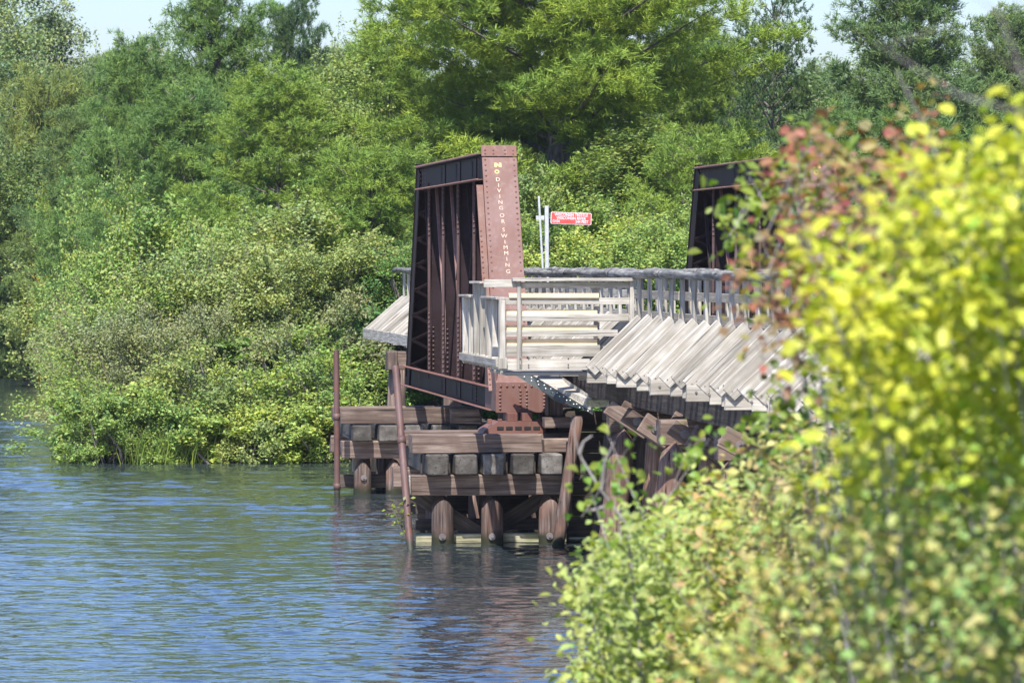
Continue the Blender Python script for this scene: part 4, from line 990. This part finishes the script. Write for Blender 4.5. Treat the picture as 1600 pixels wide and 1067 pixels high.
PL = [  # proto, px, ptop, Y, width, colour, label
 (0, 340, -30, 126, 240, PG, 'tall pine with narrow top rising against the sky above the river shrubs'),
 (1, 215, 75, 130, 230, PG, 'rounded blue-green pine between the tall pine and the pale sky gap'),
 (0, 455, 12, 140, 150, PD, 'dark pine with several pointed tips between the tall pine and the huge pine'),
 (1, 290, 150, 114, 270, PG, 'soft young pine below the tall pine, above the shrubs'),
 (1, 440, 120, 110, 280, PB, 'light green young pine in front of the dark pointed pine'),
 (2, 180, 210, 122, 220, PG, 'hazy young pine low under the sky gap'),
 (2, 560, 235, 103, 260, PB, 'young pine just beyond the bridge beside the truss'),
 (1, 610, 48, 122, 250, PB, 'yellow-green pine beside the huge pine on its river side'),
 (2, 600, 400, 93, 150, PG, 'small young pine standing right behind the truss'),
 (1, 1085, 62, 126, 220, PB, 'pine flanking the huge pine on its far side'),
 (3, 1205, 2, 122, 170, PD, 'dark fine-tufted red pine with spiky crown above the second truss'),
 (3, 1135, 78, 135, 150, PD, 'slim dark red pine behind the bright ones'),
 (1, 1420, -60, 118, 330, (0.12, 0.19, 0.075), 'broad grey-green pine over the reddish foliage'),
 (0, 1590, 25, 120, 220, (0.13, 0.19, 0.075), 'pine at the picture edge over the yellow foliage'),
 (2, 1330, 180, 108, 240, PG, 'low pine between the red pine and the broad pine'),
 (2, 1500, 210, 106, 260, PG, 'low pine behind the yellow foliage'),
 (2, 1060, 215, 102, 220, PB, 'young pine just above the second truss'),
 (2, 700, 300, 101, 200, PG, 'young pine hidden behind the lettered truss'),
 (2, 60, 130, 150, 200, PY, 'olive pine among the distant hazy trees'),
]
for k, px, pt, Y, wd, c, lb in PL:
    plant((pines + [red_pine])[k], 'pine_tree', lb, 'pine tree', px, pt, Y, wd, c, None)
# tall broadleaf trees
TL = [(0, 20, -45, 185, 220, (0.18, 0.235, 0.095), 'tall yellow-green broadleaf tree at the very edge by the river'), (1, 92, -5, 188, 150, (0.16, 0.21, 0.10), 'tall grey-green broadleaf tree next to the open sky'),
      (0, 150, 90, 165, 150, (0.19, 0.23, 0.085), 'broadleaf tree under the sky gap'), (1, 560, 48, 150, 150, (0.18, 0.235, 0.09), 'feathery broadleaf tree behind the yellow-green pine'),
      (0, 520, 90, 118, 200, (0.19, 0.25, 0.075), 'glossy-leaved tree growing up between the pines'), (1, 1010, 190, 108, 230, (0.18, 0.24, 0.065), 'glossy-leaved tree under the limbs of the huge pine'),
      (0, 235, 70, 160, 150, (0.18, 0.22, 0.085), 'thin-topped broadleaf tree in the sky gap')]
for k, px, pt, Y, wd, c, lb in TL: plant(trees[k], 'broadleaf_tree', lb, 'tree', px, pt, Y, wd, c, None)
# the wood behind
rr = random.Random(5)
px = -60
while px < 1700:
    pt = 75 + rr.uniform(-25, 35)
    if 90 < px < 260: pt += 25
    nw = globals().get('nw', -1) + 1
    plant(trees[rr.randrange(2)] if rr.random() < 0.6 else pines[rr.randrange(2)], 'woodland_tree', '%s tree along the skyline of the wood, counted from the river' % ORD[nw], 'tree', px, pt + 12, 172 + rr.uniform(-14, 14), rr.uniform(150, 210), (0.14, 0.20, 0.08), 'trees of the wood behind the bank'); px += rr.uniform(55, 75)
px = -50
while px < 1700:
    nv = globals().get('nv', -1) + 1
    plant(trees[rr.randrange(2)] if rr.random() < 0.45 else pines[rr.randrange(2)], 'woodland_tree', '%s tree in the lower front line of the wood, counted from the river' % ORD[nv], 'tree', px, 185 + rr.uniform(-30, 50), 142 + rr.uniform(-8, 8), rr.uniform(150, 220), (0.12, 0.18, 0.065), 'trees of the wood behind the bank'); px += rr.uniform(70, 95)
# shrubs of the far shore: rows from back to front
def shrub_row(y0, y1, p0, p1, top0, top1, stepx, wd, cols, lb, grp, X_ok=None):
    px = p0; cnt = 0
    while px < p1:
        f = (px - p0) / (p1 - p0); Y = rr.uniform(y0, y1); x = at(px, 400, Y).x
        if X_ok is None or X_ok(x, Y):
            c = cols[rr.randrange(len(cols))]
            plant(None, 'shrub', '%s shrub, %s from the open river, %s' % (hue(c), ORD[cnt], lb), 'shrub', px, top0 + (top1 - top0) * f + rr.uniform(-40, 34), Y, wd * rr.uniform(0.85, 1.5), c, grp); cnt += 1
        px += stepx * rr.uniform(0.8, 1.5)
ok = lambda x, Y: x > 3.2
shrub_row(128, 145, -10, 560, 225, 330, 48, 170, [SG, SD, SO, SG], 'row touching the pines', 'shrubs of the far river bank', ok)
shrub_row(112, 122, 20, 620, 270, 340, 48, 170, [SG, SD, SO, SY], 'row before the young pines', 'shrubs of the far river bank', ok)
shrub_row(98, 106, 30, 640, 330, 330, 46, 170, [SG, SO, SB, SG], 'upper thicket row', 'shrubs of the far river bank', ok)
shrub_row(90, 94, 170, 620, 415, 400, 44, 165, [SG, SO, SB, SG, SO], 'middle thicket row', 'shrubs of the far river bank', ok)
shrub_row(86, 88, 165, 570, 500, 480, 42, 165, [SG, SO, SG, SB], 'second row up from the water', 'water edge shrubs of the far river bank', ok)
shrub_row(83.6, 84.8, 150, 575, 590, 550, 38, 150, [SG, SY, SG, SO, SG], 'row along the water edge', 'water edge shrubs of the far river bank')
for Y, px, pt in ((90, 180, 480), (96, 165, 470), (102, 158, 440), (108, 146, 440), (120, 128, 430), (133, 112, 420), (148, 98, 410), (160, 87, 400), (172, 78, 400), (182, 40, 420), (183, -5, 425), (182, -40, 430), (115, 165, 400), (140, 130, 370), (165, 110, 350), (186, 60, 350), (188, 10, 340), (186, -30, 330)):
    nh = globals().get('nh', -1) + 1
    plant(None, 'shrub', 'hazy shrub, %s counted along the river edge running off into the distance' % ORD[nh], 'shrub', px, pt, Y, 200 if Y < 175 else 170, rr.choice([SG, SO, SB]), 'shrubs along the distant river edge')
shrub_row(82.5, 83.1, 130, 585, 650, 630, 30, 110, [SG, SY, SG, SO, SG], 'lowest fringe over the water', 'low shrubs over the far water edge')
plant(shrubs[0], 'shrub', 'bright yellow little shrub among the distant greens near the river edge', 'shrub', 92, 392, 139, 70, (0.42, 0.40, 0.06))
plant(shrubs[2], 'shrub', 'yellow-green shrub catching the sun below the pines', 'shrub', 95, 235, 140, 140, (0.17, 0.21, 0.03))
# behind the bridge
for Y, px, pt, wd, c in ((96, 575, 395, 150, SD), (88.5, 590, 470, 150, SD), (98, 840, 260, 190, (0.18, 0.24, 0.075)), (101, 905, 300, 180, SG), (97, 800, 330, 150, SG), (99, 985, 330, 190, SY), (95, 1060, 325, 180, SG), (94, 880, 362, 170, SY),
                         (93.5, 960, 372, 170, SG), (93, 1040, 370, 170, SG), (92, 740, 350, 170, SG), (91, 650, 380, 150, SD), (97, 1150, 320, 200, SG), (96, 1260, 330, 220, SG), (96, 1380, 320, 240, SG), (96, 1500, 330, 240, SG), (96, 1620, 320, 240, SG),
                         (104, 1120, 260, 200, SG), (110, 1220, 240, 220, SD), (104, 1420, 270, 240, SG), (104, 1560, 270, 240, SG), (88, 640, 500, 120, SD), (87, 700, 540, 120, SD), (86, 770, 560, 140, SD), (86, 850, 560, 140, SD), (86, 930, 560, 140, SD)):
    nb_ = globals().get('nb_', -1) + 1
    plant(None, 'shrub', '%s green shrub %s, %s beyond the bridge' % ('tall' if pt < 345 else 'low', 'left of the lettered truss' if px < 640 else 'behind the lettered truss' if px < 790 else 'between the trusses' if px < 1080 else 'behind the second truss' if px < 1300 else 'behind yellow leaves', ORD[nb_]), 'shrub', px, pt, Y, wd, c, 'shrubs beyond the bridge')
# grass at the water's edge
def grass_patch(name, label, cx_, cy_, n, spread, hgt, color, seed):
    rng = np.random.default_rng(seed); P = np.stack([cx_ + rng.normal(size=n) * spread, cy_ + rng.normal(size=n) * spread * 0.5, np.zeros(n)], 1)
    P[:, 2] = np.maximum(ground_h(P[:, 0], P[:, 1]), -0.05)
    d = unit(np.stack([rng.normal(size=n) * 0.3, rng.normal(size=n) * 0.3, np.ones(n)], 1)); L = hgt * rng.uniform(0.5, 1.1, n)[:, None]; s_ = unit(np.cross(d, rng.normal(size=(n, 3)))) * 0.009
    b2 = unit(d + np.stack([rng.normal(size=n) * 0.5, rng.normal(size=n) * 0.5, -0.1 * np.ones(n)], 1))
    V = np.stack([P - s_, P + s_, P + d * L * 0.55 + s_ * 0.8, P + d * L * 0.55 - s_ * 0.8, P + d * L * 0.55 + b2 * L * 0.45 + s_ * 0.15, P + d * L * 0.55 + b2 * L * 0.45 - s_ * 0.15], 1).reshape(-1, 3)
    b = (np.arange(n) * 6)[:, None]; Fq = np.concatenate([b + np.array([[0, 1, 2, 3]]), b + np.array([[3, 2, 4, 5]])], 0)
    o = bpy.data.objects.new(name, mesh_np(name, V, Fq, M['leaf'])); put(o); o.color = tuple(color) + (1,); tag(o, label, 'grass', kind='stuff'); return o
g0 = at(262, 700, 82.6)
grass_patch('grass', 'tall bright grass leaning over the water between the shore shrubs', g0.x, 82.2, 450, 0.30, 0.8, (0.15, 0.21, 0.04), 3)
# little plant on the leaning pipe
def sprig(name, label, cat, anchor, pts, leaf, n, color, mat='near_leaf', spread=0.08, seed=1, group=None, shape=6, nl=0, woodmat='grey_bark'):
    """a small plant: stems through pts (lists of world points), leaves scattered along their outer parts"""
    rng = np.random.default_rng(seed); t = thing(name, label, cat, anchor, group); A = Vector(anchor); T = Tubes(); C = []
    for st in pts:
        q = [Vector(p) - A for p in st]; m = len(q)
        T = Tubes(); T.add(q, [0.012 * (1 - 0.75 * i / (m - 1)) * (leaf / 0.05) ** 0.5 for i in range(m)], 5)
        part('stem', T.mesh('stem', M[woodmat]), t, A)
        for _ in range(n // len(pts)):
            u = rng.uniform(0.3, 1.0) * (m - 1); i = min(int(u), m - 2); p = q[i].lerp(q[i + 1], u - i)
            C.append(np.array(p) + rng.normal(size=3) * spread)
    C = np.array(C); V, Fq = leaves_arrays(C, leaf, rng, 0.4, shape=shape)
    o = part('foliage', mesh_np('foliage', V, Fq, M[mat]), t, A); o.color = tuple(color) + (1,)
    return t
b_ = at(634, 840, 57.6)
sprig('sapling', 'small leafy plant sprouting beside the foot of the leaning pipe', 'plant', b_, [[b_, at(630, 815, 57.5), at(624, 786, 57.4)], [b_, at(622, 815, 57.5), at(615, 795, 57.4)], [b_, at(632, 800, 57.5), at(630, 778, 57.4)]], 0.065, 110, (0.17, 0.21, 0.04), spread=0.07, seed=5, shape=4)

# ------------------------------------------------------------------ shrubs close to the camera
def leaf_flat(leaf, j, mat):
    L = leaf * (0.85 + 0.08 * j); W = L * (0.27 + 0.02 * j); b = L * 0.08 * (j - 1)
    V = [(-L / 2, 0, 0), (-L * .22, W * .9, b + L * .05), (L * .12, W * .95, b + L * .05), (L / 2, 0, -L * .08), (L * .12, -W * .95, b + L * .05), (-L * .22, -W * .9, b + L * .05), (0, 0, b)]
    return mesh_np('leaf', V, [(0, 6, 1), (1, 6, 2), (2, 6, 3), (3, 6, 4), (4, 6, 5), (5, 6, 0)], mat)
def near_bush(name, label, cat, root, tips, leaf, n_per, color, seed, mat, spread=0.06, n_big=300, extra=None, stem_r=0.007, group=None, sizevar=True):
    """stems fan out from root to the tips; leaves sit along side twigs near the tips.  The leaves that show largest are parts, the rest one foliage part"""
    rng = np.random.default_rng(seed); t = thing(name, label, cat, root, group); A = Vector(root); T = Tubes(); C = []; D = []
    main = []; tl = [Vector(p) - A for p in tips]
    for i, q in enumerate(tl):
        if i % 9 == 0:
            md = q * 0.5 + Vector(rng.normal(size=3) * 0.10)
            T.add([Vector((rng.normal() * 0.05, rng.normal() * 0.05, 0)), md, q], [stem_r, stem_r * 0.6, stem_r * 0.2], 5)
            main += [(md.lerp(q, u)) for u in (0.3, 0.5, 0.7, 0.9)]
    for i, q in enumerate(tl):
        c = min(main, key=lambda m: (m - q).length + (2.0 if m.z > q.z else 0))
        dv = (q - c); L_ = min(dv.length, 7 * spread)
        dv = (dv.normalized() * 0.6 + Vector((rng.normal() * 0.35, rng.normal() * 0.35, 0.45))).normalized() if dv.length > 1e-3 else Vector((0, 0, 1))
        st = q - dv * L_ * 0.8; en = q + dv * L_ * 0.25
        T.add([st, q, en], [stem_r * 0.3, stem_r * 0.2, stem_r * 0.08], 4)
        for _j in range(n_per):
            u = rng.uniform(0, 1)
            C.append(np.array(st.lerp(en, u ** 0.7)) + rng.normal(size=3) * spread * (1.15 - 0.5 * u)); D.append(np.array(dv))
    C = np.array(C); D = np.array(D)
    part('stems', T.mesh('stems', M['grey_bark']), t, A, kind='stuff')
    order = rng.permutation(len(C)); big = order[:n_big]; rest = order[n_big:]
    if n_big:
        lm = []
        for j in range(5):
            lm.append(leaf_flat(leaf, j, M[mat]))
        for i in big:
            o = bpy.data.objects.new('leaf', lm[int(rng.integers(5))]); o.location = C[i]; o.rotation_mode = 'QUATERNION'; o.rotation_quaternion = Vector(tuple(SUNV * 0.6 + rng.normal(size=3) * 0.65)).to_track_quat('Z', 'Y') @ Quaternion((0, 0, 1), rng.uniform(0, 6.28))
            s = rng.uniform(0.8, 1.2); o.scale = (s, s, s); f_ = rng.uniform(0.75, 1.15); o.color = (color[0] * f_ * rng.uniform(0.6, 1.1), color[1] * f_, color[2], 1); o.parent = t; COL.objects.link(o)
    if len(rest):
        V, Fq = leaves_arrays(C[rest], leaf, rng, 0.5, shape=6, tdir=D[rest]); o = part('foliage', mesh_np('foliage', V, Fq, M[mat]), t, A); o.color = tuple(color) + (1,)
    return t
def tips_in(poly_fn, n, x0, x1, y0, y1, d0, d1, seed):
    r_ = random.Random(seed); out = []
    while len(out) < n:
        px, py = r_.uniform(x0, x1), r_.uniform(y0, y1)
        if poly_fn(px, py): out.append(atd(px, py, r_.uniform(d0, d1)))
    return out
def inpoly(poly):
    def f(x, y):
        c = False; j = len(poly) - 1
        for i in range(len(poly)):
            xi, yi = poly[i]; xj, yj = poly[j]
            if (yi > y) != (yj > y) and x < (xj - xi) * (y - yi) / (yj - yi) + xi: c = not c
            j = i
        return c
    return f
def rootat(px, dist, X_off=0.0):
    p = atd(px, 900, dist); return Vector((p.x + X_off, p.y, gh(p.x + X_off, p.y) - 0.05))
YELLOW = (0.40, 0.44, 0.065); 
yp = inpoly([(1500, 260), (1560, 210), (1640, 200), (1760, 200), (1760, 800), (1600, 790), (1500, 740), (1400, 700), (1320, 660), (1265, 600), (1290, 540), (1250, 480), (1240, 400), (1300, 350), (1400, 370), (1430, 300), (1380, 250)])
near_bush('yellow_sapling', 'sapling with bright lemon-yellow leaves, blurred at the picture edge', 'sapling', rootat(1620, 8.8, 0.2), tips_in(yp, 150, 1240, 1760, 150, 900, 8.0, 9.6, 1), 0.043, 30, YELLOW, 1, 'near_leaf', spread=0.045)
yp2 = inpoly([(1400, 330), (1760, 300), (1760, 1000), (1420, 980), (1330, 700)])
near_bush('green_sapling', 'sapling with darker yellow-green leaves just behind the lemon-yellow one', 'sapling', rootat(1600, 11.5, 0.3), tips_in(yp2, 130, 1300, 1760, 300, 980, 11, 12.5, 2), 0.06, 18, (0.22, 0.29, 0.035), 2, 'near_leaf', spread=0.06)
rp = inpoly([(1280, 215), (1320, 180), (1440, 180), (1500, 220), (1490, 330), (1420, 420), (1330, 500), (1220, 530), (1150, 500), (1160, 440), (1220, 400), (1225, 330), (1240, 250)])
near_bush('red_leaf_shrub', 'shrub with reddish brown and green turning leaves, blurred in front of the second truss', 'shrub', rootat(1420, 11.6), tips_in(rp, 75, 1120, 1500, 150, 620, 10.8, 12.4, 3), 0.038, 22, (0.24, 0.155, 0.075), 3, 'mixed_leaf', spread=0.055, n_big=250)
near_bush('green_leaf_shrub', 'shrub with loose green leaves mixed among the reddish ones in front of the second truss', 'shrub', rootat(1380, 14.5), tips_in(inpoly([(1140, 270), (1240, 230), (1400, 240), (1480, 360), (1400, 540), (1290, 700), (1180, 740), (1150, 680), (1230, 580), (1210, 430), (1120, 360)]), 62, 1050, 1500, 190, 720, 13.6, 15.5, 4), 0.05, 20, (0.15, 0.21, 0.04), 4, 'near_leaf', spread=0.06, n_big=250)
gp = inpoly([(915, 900), (970, 850), (1060, 820), (1140, 740), (1210, 700), (1280, 700), (1400, 640), (1760, 660), (1760, 1150), (850, 1150), (900, 1060), (960, 960), (900, 920)])
cols = [(0.33, 0.38, 0.12), (0.39, 0.37, 0.14), (0.30, 0.36, 0.11), (0.37, 0.39, 0.11)]
labs = ['dense green and yellowish shrub at the lower edge, reaching in front of the water', 'dense shrub with brownish tinge in the lower middle of the thicket', 'dense dull green shrub below the yellow leaves', 'dense light green shrub at the lower corner under the yellow leaves']
zones = [(860, 1130, 780, 1150), (1060, 1340, 640, 1150), (1250, 1560, 620, 1150), (1440, 1760, 620, 1150)]
for k, z in enumerate(zones):
    near_bush('thicket_shrub', labs[k], 'shrub', rootat((z[0] + z[1]) / 2 + 60, 17 + k % 2), tips_in(gp, 280, z[0], z[1], z[2], z[3], 14.5, 20, 10 + k), 0.044, 40, cols[k], 20 + k, 'mixed_leaf' if k in (1, 3) else 'near_leaf', spread=0.075, n_big=150, group='shrubs of the near thicket')
# sparse sprays on the left edge of the thicket
np_ = inpoly([(1180, 820), (1300, 720), (1500, 760), (1760, 740), (1760, 1180), (1050, 1180), (1080, 1000)])
near_bush('small_leaf_shrub', 'blurred small-leaved olive shrub filling the bottom corner', 'shrub', rootat(1500, 8.6, 0.2), tips_in(np_, 230, 1050, 1760, 720, 1180, 8.0, 9.6, 41), 0.028, 26, (0.36, 0.38, 0.12), 41, 'mixed_leaf', spread=0.05, n_big=0, stem_r=0.004)
sp1 = inpoly([(900, 700), (1000, 690), (1140, 620), (1180, 680), (1020, 820), (900, 1067), (860, 1000), (930, 900)])
near_bush('sparse_shrub', 'sparse green sprays reaching in front of the timber bents', 'shrub', rootat(1080, 15.5), tips_in(sp1, 9, 860, 1180, 620, 1067, 14.5, 16, 31), 0.045, 18, (0.18, 0.24, 0.04), 31, 'near_leaf', spread=0.05, n_big=120)
# bare twigs
def bare(label, root, strokes, r, group=None):
    t = thing('bare_branch', label, 'branch', root, group); A = Vector(root)
    T = Tubes()
    for st in strokes:
        q = [Vector(p) - A for p in st]; T.add(q, [r * (1 - 0.7 * i / (len(q) - 1)) for i in range(len(q))], 6)
    part('twigs', T.mesh('twigs', M['grey_bark']), t, A); return t
D_ = 15.0
bare('curving bare grey branch in front of the pier piles', rootat(1040, D_), [[rootat(1040, D_), atd(980, 820, D_), atd(935, 760, D_), atd(905, 710, D_), atd(893, 660, D_)], [atd(950, 790, D_), atd(915, 800, D_), atd(895, 780, D_)], [atd(940, 765, D_), atd(945, 720, D_), atd(960, 690, D_)], [atd(905, 710, D_), atd(912, 690, D_), atd(925, 680, D_)]], 0.007)
D_ = 6.0
bare('out-of-focus bare grey branch crossing the sky at the upper corner', rootat(1700, D_, 0.4), [[rootat(1700, D_, 0.4), atd(1720, 300, D_), atd(1590, 110, D_), atd(1480, 40, D_), atd(1390, 70, D_)], [atd(1650, 190, D_), atd(1500, 150, D_), atd(1370, 68, D_)], [atd(1600, 120, D_), atd(1560, 20, D_), atd(1500, -20, D_)], [atd(1680, 60, D_), atd(1580, 0, D_)]], 0.0022)
bare('out-of-focus bare grey stem slanting among the reddish leaves', rootat(1560, 9, 0.1), [[rootat(1560, 9, 0.1), atd(1500, 330, 9), atd(1440, 190, 9), atd(1400, 110, 9)], [atd(1500, 330, 9), atd(1420, 340, 9), atd(1400, 260, 9)]], 0.004)
r0_ = rootat(1700, 7, 0.5)
bare('thin drooping twig over the water near the lower edge', atd(620, 1250, 9), [[atd(620, 1250, 9), atd(615, 1080, 9), atd(622, 990, 9)]], 0.002)


hz = bpy.data.materials.new('thin_air_haze'); hz.use_nodes = True; hn = hz.node_tree.nodes; hn.remove(hn['Principled BSDF'])
pv = hn.new('ShaderNodeVolumePrincipled'); pv.inputs['Color'].default_value = (0.82, 0.9, 1.0, 1); pv.inputs['Density'].default_value = HAZE; pv.inputs['Anisotropy'].default_value = 0.2
hz.node_tree.links.new(pv.outputs[0], hn['Material Output'].inputs['Volume'])
bm = bmesh.new(); bmesh.ops.create_cube(bm, size=1.0); bmesh.ops.scale(bm, vec=(1500, 1650, 27), verts=bm.verts); bmesh.ops.translate(bm, vec=(0.3, 620, 11), verts=bm.verts)
o = bpy.data.objects.new('haze', bm_mesh('haze', bm, hz)); put(o); o['kind'] = 'stuff'
